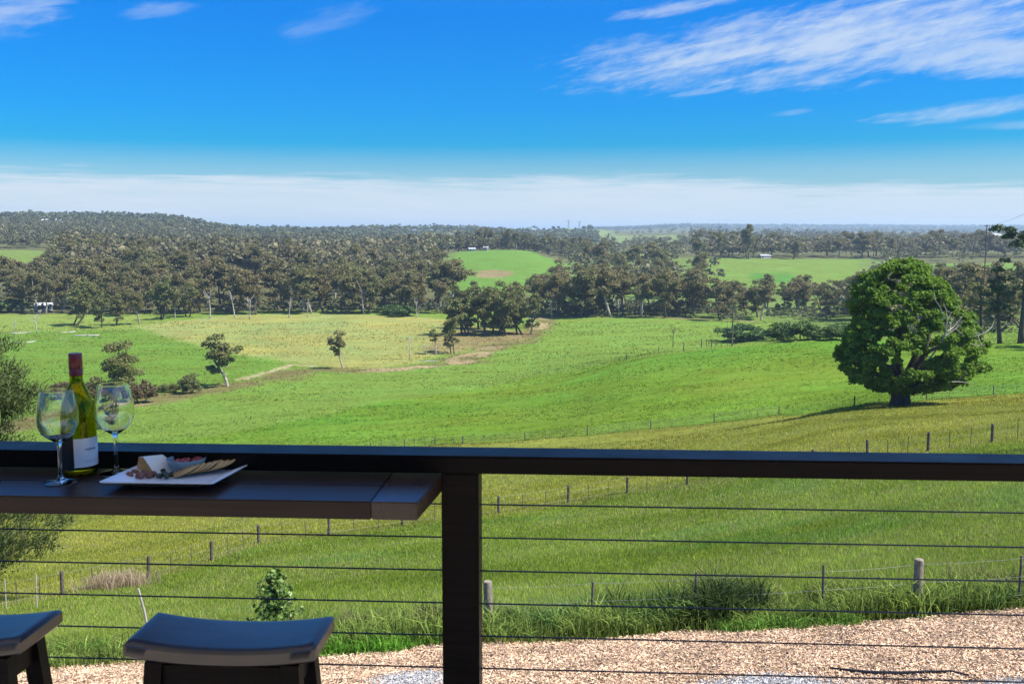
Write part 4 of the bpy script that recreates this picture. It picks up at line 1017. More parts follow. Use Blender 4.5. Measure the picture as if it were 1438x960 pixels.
# ---------------------------------------------------------------- grass, mulch
def grass_tris(rng, x, y, z, h, w, col, bend=.35, n_per=4, spread=.05, segs=1):
    n = len(x)*n_per
    X = np.repeat(x, n_per)+rng.normal(size=n)*spread; Y = np.repeat(y, n_per)+rng.normal(size=n)*spread; Z = np.repeat(z, n_per)-.02
    Hh = np.repeat(h, n_per)*rng.uniform(.55, 1.15, n); an = rng.uniform(0, 6.28, n); ca, sa = np.cos(an), np.sin(an)
    ww = (np.repeat(w, n_per) if hasattr(w, '__len__') else w)*rng.uniform(.7, 1.3, n); bd = rng.uniform(.1, 1, n)*bend*Hh; ba = rng.uniform(0, 6.28, n)
    C = np.repeat(col, n_per, 0)*rng.uniform(.65, 1.4, (n, 1)); 
    if segs == 1:
        V = np.stack([np.stack([X-ca*ww, Y-sa*ww, Z], 1), np.stack([X+ca*ww, Y+sa*ww, Z], 1), np.stack([X+np.cos(ba)*bd, Y+np.sin(ba)*bd, Z+Hh], 1)], 1).reshape(-1, 3)
        return V, np.arange(3*n).reshape(n, 3), np.repeat(C, 3, 0)
    mx, my = X+np.cos(ba)*bd*.35, Y+np.sin(ba)*bd*.35
    V = np.stack([np.stack([X-ca*ww, Y-sa*ww, Z], 1), np.stack([X+ca*ww, Y+sa*ww, Z], 1), np.stack([mx-ca*ww*.8, my-sa*ww*.8, Z+Hh*.65], 1), np.stack([mx+ca*ww*.8, my+sa*ww*.8, Z+Hh*.65], 1),
                  np.stack([X+np.cos(ba)*bd*1.2, Y+np.sin(ba)*bd*1.2, Z+Hh*(1-.25*rng.random(n))], 1)], 1).reshape(-1, 3)
    k = np.arange(n)[:, None]*5
    T = np.concatenate([k+np.array([[0, 1, 3]]), k+np.array([[0, 3, 2]]), k+np.array([[2, 3, 4]])])
    return V, T, np.repeat(C, 5, 0)
def pasture():
    rng = np.random.default_rng(41); n = 210000
    Y = np.exp(rng.uniform(math.log(14.0), math.log(95), n)); t = rng.uniform(-.60, .60, n); x = t*Y
    m = poly_sd(x, Y, W_mul); keep = m < -0.02; x, Y = x[keep], Y[keep]
    z = terrain(x, Y); c = ground_colour(x, Y); pn = fbm(x/1.6, Y/1.6, 88, 3); pn2 = fbm(x/6, Y/6, 89, 3)
    straw = rng.random(len(x)) < .10+.35*np.clip((pn2-.48)*5, 0, 1)
    c = c*np.array([1.68, 1.62, 1.25])[None]*(.45+1.1*pn2[:, None]); c[straw] = c[straw]*.4+np.array([.34, .30, .15])*.6
    h = (.07+.10*pn)*np.clip(.75+Y/90, .8, 1.5)
    V, T, C = grass_tris(rng, x, Y, z, h, .0055*np.clip(Y/15, 1, 4.5), c, .6, 5, .07)
    o = link('pasture_grass', mesh_np('pasture_grass', V, [T], [M_grass], C)); tag(o, 'short mixed pasture grass covering the near slope', 'grass', kind='stuff')
pasture()
def tussocks():
    rng = np.random.default_rng(42); n = 70000
    Y = np.exp(rng.uniform(math.log(85.0), math.log(420), n)); t = rng.uniform(-.58, .58, n); x = t*Y
    den = fbm(x/26, Y/9, 14, 3); k = rng.random(n) < np.clip((den-.36)*4, .08, 1); x, Y = x[k], Y[k]
    c = ground_colour(x, Y)*rng.uniform(.45, 1.8, (len(x), 1))*np.array([[1.15, 1.0, .9]])
    V, T, C = grass_tris(rng, x, Y, terrain(x, Y), .10+.0009*Y, .035*np.clip(Y/100, 1, 3.4), c, .8, 4, .14)
    o = link('paddock_tussocks', mesh_np('paddock_tussocks', V, [T], [M_grass], C)); tag(o, 'uneven grass tussocks across the far paddocks', 'grass', kind='stuff')
tussocks()
def along(pts, rng, n, off0, off1):
    """points scattered in a strip beyond the world polyline (positive = away from the camera)"""
    P_ = np.array(pts); seg = np.diff(P_, axis=0); L = np.hypot(*seg.T); cum = np.concatenate([[0], np.cumsum(L)]); s = rng.uniform(0, cum[-1], n)
    k = np.clip(np.searchsorted(cum, s)-1, 0, len(seg)-1); f = (s-cum[k])/L[k]; p = P_[k]+seg[k]*f[:, None]
    nrm = np.stack([-seg[:, 1], seg[:, 0]], 1)/L[:, None]; nrm *= np.where(nrm[:, 1:2] < 0, -1, 1)
    o = off0+(off1-off0)*rng.random(n)
    p = p+nrm[k]*o[:, None]; return p[:, 0], p[:, 1], o
def long_grass():
    rng = np.random.default_rng(43); Vs, Ts, Cs, off = [], [], [], 0
    def addg(x, y, h, col, w=.006, npb=7, bend=.55, spread=.07):
        nonlocal off
        V, T, C = grass_tris(rng, x, y, terrain(x, y), h, w, col, bend, npb, spread, 2)
        Vs.append(V); Ts.append(T+off); Cs.append(C); off += len(V)
    ME = wp(MULCH_EDGE)
    x, y, o = along(ME, rng, 7500, .0, 2.8)
    px = CX+x/y*F*.975
    nz = np.clip((fbm(x/.7, y/.7, 61, 3)-.5)*1.9+.5, 0, 1); hh = np.where(px < 480, .20+.2*nz, .22+.55*nz*(1-o/3.4))
    hh = np.where(px > 1380, hh*.7, hh)
    green = np.stack([.14+.09*nz, .20+.11*nz, .045+.02*nz], 1)*rng.uniform(.45, 1.25, (len(x), 1))*(.55+.75*fbm(x/.5, y/.5, 71, 2))[:, None]; hh = hh*rng.uniform(.5, 1.15, len(x))
    addg(x, y, hh, green, .011, 5, .95, .09)
    # straw seed heads among it
    x, y, o = along(ME, rng, 700, .8, 3.4); nz = fbm(x/.7, y/.7, 66, 2); k = nz > .45; x, y = x[k], y[k]
    addg(x, y, np.full(len(x), .5), np.tile([.30, .25, .12], (len(x), 1)), .004, 4, .5, .05)
    # dark reed clump right of centre and short dark grass left of the post
    for (px0, row0, n, rx, ry, h, colr) in [(1010, 876, 120, .42, .3, .78, (.045, .070, .022)), (900, 872, 140, .8, .4, .6, (.060, .100, .026)), (975, 872, 120, .6, .35, .68, (.050, .085, .024)), (600, 888, 110, .75, .3, .34, (.050, .075, .026)), (560, 872, 80, .8, .3, .4, (.11, .12, .045)),
                                           (510, 912, 330, .55, .35, .30, (.110, .260, .030)), (575, 905, 140, .45, .25, .22, (.110, .250, .030)), (1070, 882, 170, .5, .2, .26, (.13, .24, .04)), (1155, 876, 160, .45, .16, .2, (.13, .23, .04)), (1030, 868, 200, .35, .3, .85, (.040, .065, .022)), (935, 866, 260, .9, .4, .66, (.055, .090, .026)), (980, 878, 200, .7, .3, .55, (.10, .16, .04)), (790, 882, 220, .9, .3, .5, (.09, .14, .04)), (1340, 856, 160, .8, .2, .4, (.09, .15, .035)), (655, 872, 120, .6, .4, .5, (.14, .15, .05)), (1210, 862, 140, .9, .25, .34, (.070, .150, .028)),
                                           (745, 890, 150, .6, .3, .5, (.095, .160, .040)), (840, 884, 150, .6, .3, .5, (.095, .165, .040)), (30, 925, 150, .5, .4, .3, (.075, .15, .028)), (110, 918, 150, .5, .3, .28, (.08, .17, .03))]:
        g = ground(px0, row0); x = g.x+rng.uniform(-1, 1, n)*rx*1.25+rng.normal(size=n)*.08; y = g.y+rng.uniform(-1, 1, n)*ry+rng.normal(size=n)*.08
        addg(x, y, h*rng.uniform(.4, 1.1, n)*(.55+.8*fbm(x/.35, y/.35, 73, 2)), np.tile(colr, (n, 1))*rng.uniform(.6, 1.5, (n, 1)), .010 if h < .5 else .013, 7, .95, .07)
    o = link('long_grass', mesh_np('long_grass', np.concatenate(Vs), [np.concatenate(Ts)], [M_grass], np.concatenate(Cs))); tag(o, 'long rank grass and reeds along the edge of the wood chips', 'grass', kind='stuff')
    # dry pinkish grass clump by the slope fence
    g = ground(165, 822); n = 210; x = g.x+rng.normal(size=n)*.6; y = g.y+rng.normal(size=n)*.4
    V, T, C = grass_tris(rng, x, y, terrain(x, y), rng.uniform(.3, .85, n), .010, np.tile([.42, .33, .22], (n, 1)), .5, 6, .08, 2)
    o = link('dry_grass_clump', mesh_np('dry_grass_clump', V, [T], [M_grass], C)); tag(o, 'dry pinkish-tan grass clump beside the slope fence at left', 'grass clump')
long_grass()
def mulch():
    rng = np.random.default_rng(47); n = 150000
    Y = np.exp(rng.uniform(math.log(10.8), math.log(17.5), n)); x = rng.uniform(-.62, .62, n)*Y
    nz = (fbm(x/2.2, Y/2.2, 31, 3)-.5)*.7
    k = poly_sd(x, Y, W_mul)+nz > -.12; x, Y = x[k], Y[k]
    gr = np.zeros(len(x), bool); fuzz = rng.uniform(-.35, .35, len(x))
    for gx, gy, ga, gb in GRAVEL: gr |= (1-np.sqrt(((x-gx)/ga)**2+((Y-gy)/gb)**2)+(fbm(x/2.2, Y/2.2, 31, 3)-.5)*.9)+fuzz > .1
    z = terrain(x, Y)
    def shards(x, y, z, L, Wd, T_, cols):
        n = len(x); d = rng.normal(size=(n, 3)); d[:, 2] *= .28; d /= np.linalg.norm(d, axis=1)[:, None]; s = np.cross(d, rng.normal(size=(n, 3))*[.3, .3, 1]); s /= np.linalg.norm(s, axis=1)[:, None]; u = np.cross(d, s)
        C = np.stack([x, y, z+rng.uniform(.0, .03, n)], 1); L, Wd = L[:, None]/2, Wd[:, None]/2
        V = np.stack([C-d*L-s*Wd, C-d*L+s*Wd*.6, C+d*L+s*Wd, C+d*L*.8-s*Wd*.5, C+u*T_], 1).reshape(-1, 3)
        k = np.arange(n)[:, None]*5
        T = np.concatenate([k+np.array([[a, b, 4]]) for a, b in ((0, 1), (1, 2), (2, 3), (3, 0))]+[k+np.array([[1, 0, 3]]), k+np.array([[1, 3, 2]])])
        return V, T, np.repeat(cols, 5, 0)
    xm, ym, zm = x[~gr], Y[~gr], z[~gr]; n = len(xm)
    v = rng.uniform(.3, 1.3, n)[:, None]*(.60+.7*fbm(xm/.6, ym/.6, 15, 3))[:, None]; tone = rng.random(n)[:, None]
    cols = (np.array([.60, .385, .245])*(1-tone)+np.array([.72, .55, .38])*tone)*v; dark = rng.random(n) < .05+.5*np.clip(fbm(xm/.35, ym/.35, 16, 3)-.55, 0, 1)*2; cols[dark] = np.array([.10, .06, .04])
    V, T, C = shards(xm, ym, zm, rng.uniform(.02, .07, n)*np.where(rng.random(n) < .06, 2.4, 1), rng.uniform(.006, .026, n), .012, cols)
    o = link('wood_chips', mesh_np('wood_chips', V, [T], [M_chip], C)); tag(o, 'pinkish tan wood chip mulch below the veranda', 'wood chips', kind='stuff')
    xg, yg, zg = x[gr], Y[gr], z[gr]; n = len(xg); xg = np.repeat(xg, 2)+rng.normal(size=2*n)*.04; yg = np.repeat(yg, 2)+rng.normal(size=2*n)*.04; zg = terrain(xg, yg); n *= 2
    cols = np.array([.37, .36, .36])*rng.uniform(.4, 1.5, n)[:, None]
    V, T, C = shards(xg, yg, zg, rng.uniform(.015, .045, n), rng.uniform(.012, .03, n), .014, cols)
    o = link('gravel', mesh_np('gravel', V, [T], [M_chip], C)); tag(o, 'blue-grey gravel showing through the wood chips', 'gravel', kind='stuff')
mulch()
# black hose lying at the lower right
M_black = mat_plain('black_plastic', (.012, .012, .013), .45, .4, 5, .1)
b = MB(); pts = []
for i, (px, rw) in enumerate([(1165, 941), (1195, 945), (1225, 948), (1262, 949), (1300, 947), (1335, 946), (1360, 951)]):
    g = ground(px, rw); pts.append(g+Vector((0, 0, .035)))
b.tube(pts, [.012, .022, .03, .028, .022, .016, .010], 8); tag(b.build('drain_hose', M_black, None, True), 'black drain hose lying on the wood chips at lower right', 'hose')
# sapling behind the stool
def sapling():
    g = ground(388, 902); rng = np.random.default_rng(91); H = 1.28
    e = empty('sapling', g); tag(e, 'small conical leafy sapling behind the middle stool', 'sapling')
    b = MB(); b.tube([(0, 0, -.1), (.01, 0, H*.5), (0, .01, H*.95)], [.018, .013, .005], 6)
    Cc, Nn = [], []
    for k in range(46):
        h = H*(.08+.9*k/46); L = (.62*(1-h/H)**.8+.06)*rng.uniform(.7, 1.1); an = k*2.4
        d = Vector((math.cos(an), math.sin(an), .55)).normalized(); a = Vector((0, 0, h)); t = a+d*L
        b.tube([a, a.lerp(t, .5), t], [.007, .005, .002], 4)
        for j in range(24):
            f = rng.uniform(.15, 1.05); Cc.append(np.array(a+d*L*f)+rng.normal(size=3)*.03); Nn.append(np.array(d)+np.array([0, 0, .6]))
    C, N_ = np.array(Cc), np.array(Nn); V, q = leaf_quads(rng, C, N_, np.full(len(C), .09), .8, jitter=.9); v = np.repeat(rng.random(len(C)), 4)
    link('leaves', mesh_np('leaves', V, [q], [M_sap], np.stack([v, v, v], 1)), e); b.build('stem', M_bark, e)
sapling()

# ---------------------------------------------------------------- veranda frame: axes along and across the balustrade
PSI = math.atan(0.0597)
E1 = Vector((math.cos(PSI), -math.sin(PSI), 0)); E2 = Vector((math.sin(PSI), math.cos(PSI), 0)); O0 = Vector((0, 2.404, 0))   # near edge of the rail cap at x = 0
MV = Matrix((( E1.x, E2.x, 0), (E1.y, E2.y, 0), (0, 0, 1)))
def RP(a, b, z): p = O0+E1*a+E2*b; return Vector((p.x, p.y, z))
M_rail = mat_wood('dark_rail', (.007, .005, .004), (.014, .009, .006), .45, (2, 90, 90), .12, 0, .00008)
M_table = mat_wood('dark_table', (.018, .008, .005), (.032, .014, .009), .36, (1.0, 60, 60), .38, .0, .00006)
M_tend = mat_wood('dark_table_end', (.026, .012, .008), (.048, .022, .013), .30, (60, 1.0, 60), .6, .15, .00006)
M_stool = mat_wood('dark_stool', (.012, .008, .007), (.030, .018, .013), .36, (2, 55, 55), .9, .4, .00006, 1.5)
M_cable = mat_plain('black_cable', (.012, .012, .012), .4, .4, 5, .1)
def vbox(name, a0, a1, b0, b1, z0, z1, mat, parent, bev=.002, smooth=False):
    b = MB(); b.box((0, 0, 0), (a1-a0, b1-b0, z1-z0), None, bev); o = b.build(name, mat, parent, smooth)
    o.location = RP((a0+a1)/2, (b0+b1)/2, (z0+z1)/2)-(parent.location if parent else Vector()); o.rotation_euler = (0, 0, -PSI)
    return o
RT = CZ-.55
bal = empty('balustrade', RP(0, 0, 0)); tag(bal, 'dark timber balustrade with square post and thin horizontal cables', 'railing')
vbox('top_rail', -4.2, 4.0, 0, .109, RT-.0446, RT, M_rail, bal, .004)
for a in (-2.05-.09, -.1766, 1.72, 3.6):
    vbox('post', a, a+.093, .008, .101, 0, RT-.045, M_rail, bal, .003)
for k in range(10):
    b = MB(); z = CZ-.685-.0865*k
    b.tube([RP(-4.1, .055, z)-bal.location, RP(-.7, .055, z-.0015)-bal.location, RP(3.9, .055, z)-bal.location], .0021, 6); b.build('cable', M_cable, bal)
# table
TT = CZ-.602
tab = empty('bar_table', RP(-1.5, -.1, TT)); tag(tab, 'long dark polished timber bar top fixed along the inside of the railing', 'table')
xe = -.198; fr = -.238
wb = [(.0, .098), (.1, .197), (.199, .2985)]
for i, (b0, b1) in enumerate([(fr, fr+.140), (fr+.1402, .047)]):
    vbox('tabletop', -3.2, xe-.105, b0, b1, TT-.042, TT, M_table, tab, .0025)
eb = vbox('end_board', xe-.1045, xe, fr, .047, TT-.042, TT, M_tend, tab, .0025)
for v in eb.data.vertices:
    if v.co.y > 0 and v.co.x > 0: v.co.x += .026
for a in (-2.9, -1.4): vbox('bracket', a, a+.045, fr+.03, .006, TT-.10, TT-.043, M_table, tab, .002)
# stools
def stool(loc, label):
    e = empty('saddle_stool', loc, -PSI); tag(e, label, 'stool', 'saddle bar stools')
    Wd, Dp, Th = .414, .178, .036; nx, ny = 28, 12; V = []; q = []
    def prof(u): return .016*abs(u)**2.2-.010
    # seat: rounded slab with a dished top
    rows = []
    for layer, (inset, zz) in enumerate([(.006, -Th), (0, -Th+.006), (0, -.007), (.005, -.0015), (.012, 0)]):
        ring = []
        per = [(-1+2*i/nx, -1) for i in range(nx)]+[(1, -1+2*j/ny) for j in range(ny)]+[(1-2*i/nx, 1) for i in range(nx)]+[(-1, 1-2*j/ny) for j in range(ny)]
        for (u, v) in per:
            ring.append(len(V)); cr = .0025 if abs(u) == 1 and abs(v) == 1 else 0
            V.append((u*(Wd/2-inset-cr*.4), v*(Dp/2-inset-cr*.4), prof(u)+zz+(.002*(1-u*u) if 0 else 0)))
        rows.append(ring)
    for a, b_ in zip(rows[:-1], rows[1:]):
        n = len(a)
        for i in range(n): q.append([a[i], a[(i+1) % n], b_[(i+1) % n], b_[i]])
    for inset, zz, flip in ((.012, 0, False), (.006, -Th, True)):
        st = len(V)
        for j in range(ny+1):
            for i in range(nx+1):
                u, v = -1+2*i/nx, -1+2*j/ny; cr = .0025 if abs(u) == 1 and abs(v) == 1 else 0
                V.append((u*(Wd/2-inset-cr*.4), v*(Dp/2-inset-cr*.4), prof(u)+zz))
        for j in range(ny):
            for i in range(nx):
                f = [st+j*(nx+1)+i, st+j*(nx+1)+i+1, st+(j+1)*(nx+1)+i+1, st+(j+1)*(nx+1)+i]; q.append(f[::-1] if flip else f)
    b = MB(); b.add(V, q); b.build('seat', M_stool, e, True)
    zs = -Th-.012; Hh = loc.z
    legs = []
    for sx in (-1, 1):
        for sy in (-1, 1):
            b = MB(); t = Vector((sx*.148, sy*.058, zs+.004)); f = Vector((sx*.19, sy*.115, -Hh+.001)); w = .019
            Vv = [(c.x+a*w, c.y+bb*w*.9, c.z) for c in (f, t) for a, bb in ((-1, -1), (1, -1), (1, 1), (-1, 1))]
            b.add(Vv, [[3, 2, 1, 0], [4, 5, 6, 7], [0, 1, 5, 4], [1, 2, 6, 5], [2, 3, 7, 6], [3, 0, 4, 7]]); b.build('leg', M_rail, e); legs.append((t, f))
    for sy in (-1, 1):
        b = MB(); b.box((0, sy*.060, zs-.030), (.28, .016, .052)); b.build('apron', M_rail, e)
    for sx in (-1, 1):
        b = MB(); b.box((sx*.150, 0, zs-.030), (.016, .104, .052)); b.build('apron', M_rail, e)
        b = MB(); b.box((sx*.176, 0, -Hh*.66), (.018, .17, .030)); b.build('stretcher', M_rail, e)
    for sy in (-1, 1):
        b = MB(); b.box((0, sy*.098, -Hh*.78), (.345, .018, .030)); b.build('stretcher', M_rail, e)
    return e
# seat top corner: pixels (170.6, 905.6) front left and (442.6, 911) front right
sz = CZ-.87; fl = on_plane(170.6, 905.6, .87); fr_ = on_plane(442.6, 911, .87); c0 = (fl+fr_)/2+E2*.089
stool(Vector((c0.x, c0.y, sz+.0)), 'whole dark saddle-seat bar stool at the middle of the bar, seat reflecting blue sky')
s2 = c0-E1*.636
stool(Vector((s2.x, s2.y, sz)), 'dark saddle-seat bar stool cut off by the left edge of the photo')

# house: deck floor, wall behind, veranda roof overhead (shades the bar; cut short so sun bounces off pale deck and wall)
M_deck = mat_wood('deck_boards', (.44, .38, .31), (.56, .48, .40), .6, (1, 20, 20), .3)  # unseen deck, tone paled to bounce sunlight up onto the bar
M_wallh = mat_plain('pale_cladding', (.42, .40, .36), .7, .2, 4, .15)  # unseen wall, kept pale as fill light for the food
M_ceil = mat_plain('ceiling_lining', (.70, .69, .66), .8, .2, 3, .1)  # whitened so more bounced light reaches the bar
hs = empty('house', RP(0, -2, 0)); tag(hs, 'unseen house veranda around the viewpoint with pale light-bouncing deck and wall, short shading roof', 'house')
b = MB()
k = -1
for i in range(44): b.box((0, -4.9+.03+i*.1142, -.015), (12, .109, .03))
o = b.build('deck_floor', M_deck, hs); o.location = RP(0, .11, 0)-hs.location; o.rotation_euler = (0, 0, -PSI)
o_ = []
for a0, a1 in ((-6, -3.2), (3.2, 6)): vbox('wall', a0, a1, -5.0, -4.85, -6, 2.75, M_wallh, hs, 0)
vbox('wall', -3.2, 3.2, -5.0, -4.85, 2.2, 2.75, M_wallh, hs, 0)
vbox('glass_door', -3.2, 3.2, -4.95, -4.92, 0, 2.2, M_win, hs, 0)
vbox('veranda_roof', -7, 2.9, -1.9, .13, 2.75, 2.9, M_ceil, hs, 0)  # unseen roof, extent shaped to shade the bar but leave the deck sunlit
vbox('beam', -6.5, 2.85, .0, .1, 2.55, 2.748, M_rail, hs, 0)
for a in (-5.6, 2.7):
    vbox('support_post', a, a+.12, -1.85, -1.73, 0, 2.748, M_rail, hs, 0)
    vbox('support_post', a, a+.12, 0, .12, 0, 2.548, M_rail, hs, 0)
vbox('fascia', -6, 6, .105, .14, -.25, -.002, M_rail, hs, 0)
for a in (-5, -2, 2, 5): vbox('stump', a, a+.15, -.3, -.15, -6.5, -.05, M_post, hs, 0)

# ---------------------------------------------------------------- things on the table
def mat_glass(name, col=(1, 1, 1), rough=0.0, ior=1.48):
    m, N, b, out = new_mat(name); N.n.remove(b); g = N.n.new('ShaderNodeBsdfGlass'); g.inputs['Color'].default_value = (*col, 1); g.inputs['Roughness'].default_value = rough; g.inputs['IOR'].default_value = ior
    N.l.new(g.outputs[0], out.inputs[0]); return m
M_glass = mat_glass('clear_glass', (.97, .985, .99))
M_bottle = mat_glass('olive_bottle_glass', (.66, .70, .16), 0.0, 1.5)
M_wine = mat_glass('white_wine', (.90, .88, .45), 0.0, 1.34)
def spline(pts, n=6):
    out = []
    for i in range(len(pts)-1):
        p0 = np.array(pts[max(i-1, 0)]); p1 = np.array(pts[i]); p2 = np.array(pts[i+1]); p3 = np.array(pts[min(i+2, len(pts)-1)])
        for k in range(n):
            t = k/n; out.append(tuple(.5*((2*p1)+(-p0+p2)*t+(2*p0-5*p1+4*p2-p3)*t*t+(-p0+3*p1-3*p2+p3)*t**3)))
    out.append(tuple(pts[-1])); return out
def wine_glass(loc, label):
    e = empty('wine_glass', loc); tag(e, label, 'wine glass', 'wine glasses on the bar')
    b = MB()
    outer = spline([(.0365, .226), (.0415, .206), (.0462, .182), (.0478, .160), (.0455, .140), (.036, .120), (.020, .107), (.0075, .099)], 5)
    stem = spline([(.0075, .099), (.0048, .088), (.0042, .060), (.0046, .025), (.0075, .012), (.018, .0062), (.036, .0028), (.0395, .0018)], 5)
    foot = [(.0395, .0006), (.036, .0003), (.0001, .0008)]
    prof = outer+stem[1:]+foot
    b.lathe(prof[::-1], 48)
    inner = [(r-.0011, z+.0004) for r, z in outer[:-7]]+[(.018, .1095), (.009, .1045), (.0001, .1035)]
    inner[0] = (outer[0][0]-.0010, outer[0][1])
    b2 = MB(); full = prof[::-1]+[(.0360, .2264)]+inner; b2.lathe(full, 48)
    b2.build('glass_body', M_glass, e, True); return e
gl = [(85.5, 677.5, 'empty wine glass left of the bottle, nearest to the camera'), (164, 664, 'empty wine glass right of the bottle, behind the corner of the plate'), (-25, 679, 'wine glass at the left edge, only its right rim showing')]
for px, rw, lb in gl:
    p = on_plane(px, rw, .602); wine_glass(Vector((p.x, p.y, TT+.0003)), lb)
def bottle():
    p = on_plane(113.5, 663.5, .602); e = empty('wine_bottle', Vector((p.x, p.y, TT+.0003))); tag(e, 'green wine bottle with dark red cap and white label', 'bottle')
    out = spline([(.0405, .012), (.0415, .05), (.0415, .115), (.0410, .145), (.0360, .178), (.0270, .205), (.0180, .226), (.0150, .242), (.0142, .262)], 5)
    b = MB(); inn = [(r-.0028, max(z, .018)) for r, z in out]
    prof = [(.0001, .004), (.028, .0012), (.037, .0005), (.0405, .006)]+out+[(.0142, .295), (.0112, .295), (.0112, .262)]+inn[::-1]+[(.034, .016), (.0001, .022)]
    b.lathe(prof, 64); b.build('glass_body', M_bottle, e, True)
    b = MB(); win = [(.0001, .0225)]+[(r-.0003, z+.0006) for r, z in inn if z < .236]; win[1] = (win[1][0]-.002, .0225); b.lathe(win+[(.0001, win[-1][1])], 48); b.build('wine', M_wine, e, True)
    cap = mat_plain('dark_red_cap', (.13, .012, .014), .35, .5, 30, .2); b = MB()
    b.lathe([(.0146, .246), (.0160, .2465), (.0162, .262), (.0158, .2625), (.0158, .264), (.0162, .2645), (.0160, .3005), (.0150, .302), (.0001, .302)], 40); b.build('screw_cap', cap, e, True)
    lab = mat_plain('white_label', (.80, .81, .83), .6, .3, 40, .05); dk = mat_plain('rail_behind_dark', (.012, .014, .022), .5, .3, 20, .2)  # second material: darkness of the rail behind the bottle
    def wrap(a0, a1, z0, z1, r, mat, name, parent, n=18):
        V = []; q = []
        for i in range(n+1):
            an = R(a0+(a1-a0)*i/n)
            for z in (z0, z1): V.append((math.cos(an)*r, math.sin(an)*r, z))
            for z in (z0, z1): V.append((math.cos(an)*(r+.0003), math.sin(an)*(r+.0003), z))
        for i in range(n):
            k, j = i*4, (i+1)*4; q += [[k+2, j+2, j+3, k+3], [k, k+1, j+1, j], [k+1, k+3, j+3, j+1], [k, j, j+2, k+2]]
        q += [[0, 2, 3, 1], [n*4, n*4+1, n*4+3, n*4+2]]
        b = MB(); b.add(V, q); return b.build(name, mat, parent, True)
    c = math.degrees(math.atan2(-p.y, -p.x))    # facing the camera
    w = wrap(c-19, c+88, .022, .094, .0420, lab, 'label', e); wrap(c-105, c-21, .014, .108, .0418, dk, 'rail_behind_wrap', e)  # added dark wrap stands in for the dark rail seen through the glass
    ink = mat_plain('grey_ink', (.12, .12, .15), .6, .2, 10, .1)
    ib = MB()
    for i in range(9):      # small unreadable row of grey lettering and a faint line below
        a = c+18+i*4.4; b0 = R(a); hgt = (.0052, .004, .006, .0045, .0058)[i % 5]
        for dd, dz, hh in ((0, 0, hgt), (1.6, .001, hgt*.6)):
            x, y = math.cos(R(a+dd))*.0425, math.sin(R(a+dd))*.0425; ib.box((x, y, .0655+dz), (.0009, .0004, hh), Matrix.Rotation(R(a+dd)+math.pi/2, 3, 'Z'))
    ib.build('lettering', ink, w); ib = MB()
    for i in range(12):
        a = c+14+i*4.2; ib.box((math.cos(R(a))*.0425, math.sin(R(a))*.0425, .036), (.0018, .0004, .0008), Matrix.Rotation(R(a)+math.pi/2, 3, 'Z'))
    ib.build('small_lettering', ink, w)
bottle()
M_plate = mat_plain('white_ceramic', (.84, .85, .86), .18, .5, 3, .03, 0)
PZ = TT
pl_c = (on_plane(138, 676.5, .580)+on_plane(299, 678.5, .580)+on_plane(357, 647.5, .580))/3
a_, b_, c_ = on_plane(138, 676.5, .580), on_plane(299, 678.5, .580), on_plane(357, 647.5, .580)
ux = (b_-a_); ux.z = 0; Lx = ux.length; ux.normalize(); uy = (c_-b_); uy.z = 0; Ly = uy.length; uy.normalize()
pc = a_+ux*Lx/2+uy*Ly/2
def plate():
    e = Vector((pc.x, pc.y, PZ+.0004)); b = MB()
    def ring(sx, sy, z, n=6, rc=.006):
        pts = []
        for (cx, cy, a0) in ((1, 1, 0), (-1, 1, 90), (-1, -1, 180), (1, -1, 270)):
            for k in range(n):
                an = R(a0+90*k/(n-1)); pts.append(ux*(cx*(sx-rc)+math.cos(an)*rc)+uy*(cy*(sy-rc)+math.sin(an)*rc)+Vector((0, 0, z)))
        return pts
    X, Y = Lx/2, Ly/2
    R_ = [ring(.001, .001, .0, rc=.0005), ring(X*.60, Y*.60, 0), ring(X*.66, Y*.66, .004), ring(X*.995, Y*.995, .0195), ring(X, Y, .022), ring(X*.985, Y*.985, .0225), ring(X*.70, Y*.70, .0085), ring(X*.6, Y*.6, .0065), ring(.001, .001, .0065, rc=.0005)]
    V = []; q = []
    for r in R_: V += [p[:] for p in r]
    n = len(R_[0])
    for i in range(len(R_)-1):
        for k in range(n): q.append([i*n+k, i*n+(k+1) % n, (i+1)*n+(k+1) % n, (i+1)*n+k])
    b.add(V, q); o = b.build('serving_plate', M_plate, None, True, e); tag(o, 'white rectangular flared plate holding the cheese and crackers', 'plate')
plate()
FD = .602-.0075       # drop of the plate's inside surface
M_rind = mat_plain('cheese_rind', (.80, .76, .66), .55, .3, 30, .06)
M_cut = mat_plain('cheese_cut', (.50, .27, .10), .6, .3, 60, .25)
def cheese():
    L = on_plane(191, 664.5, FD); Rr = on_plane(218, 667, FD); z0 = CZ-FD+.0005
    d = Vector((.066, .055, 0)); hgt = .040
    V = [(L.x, L.y, z0), (Rr.x, Rr.y, z0), (L.x+.006, L.y+.006, z0+hgt), (L.x+d.x, L.y+d.y, z0), (Rr.x+d.x*.62, Rr.y+d.y*.7, z0), (L.x+d.x*1.02, L.y+d.y*1.0, z0+hgt*.92), (L.x+.018, L.y+.003, z0+hgt)]
    o = Vector(V[0]); Vl = [tuple(Vector(v)-o) for v in V]
    e = empty('cheese_wedge', o); tag(e, 'wedge of cheese with white rind and orange cut face on the plate', 'cheese')
    b = MB(); b.add([Vl[0], Vl[1], Vl[6], Vl[2]], [[0, 1, 2, 3]]); f = b.build('cut_face', M_cut, e)
    b = MB(); k = [tuple(Vector(v)+Vector((.0003, .0004, 0))) for v in Vl]
    b.add(k, [[1, 4, 5, 6], [0, 2, 5, 3], [0, 3, 4, 1], [0, 1, 6, 2]], [[2, 6, 5], [3, 5, 4]]); b.build('rind', M_rind, e)
cheese()
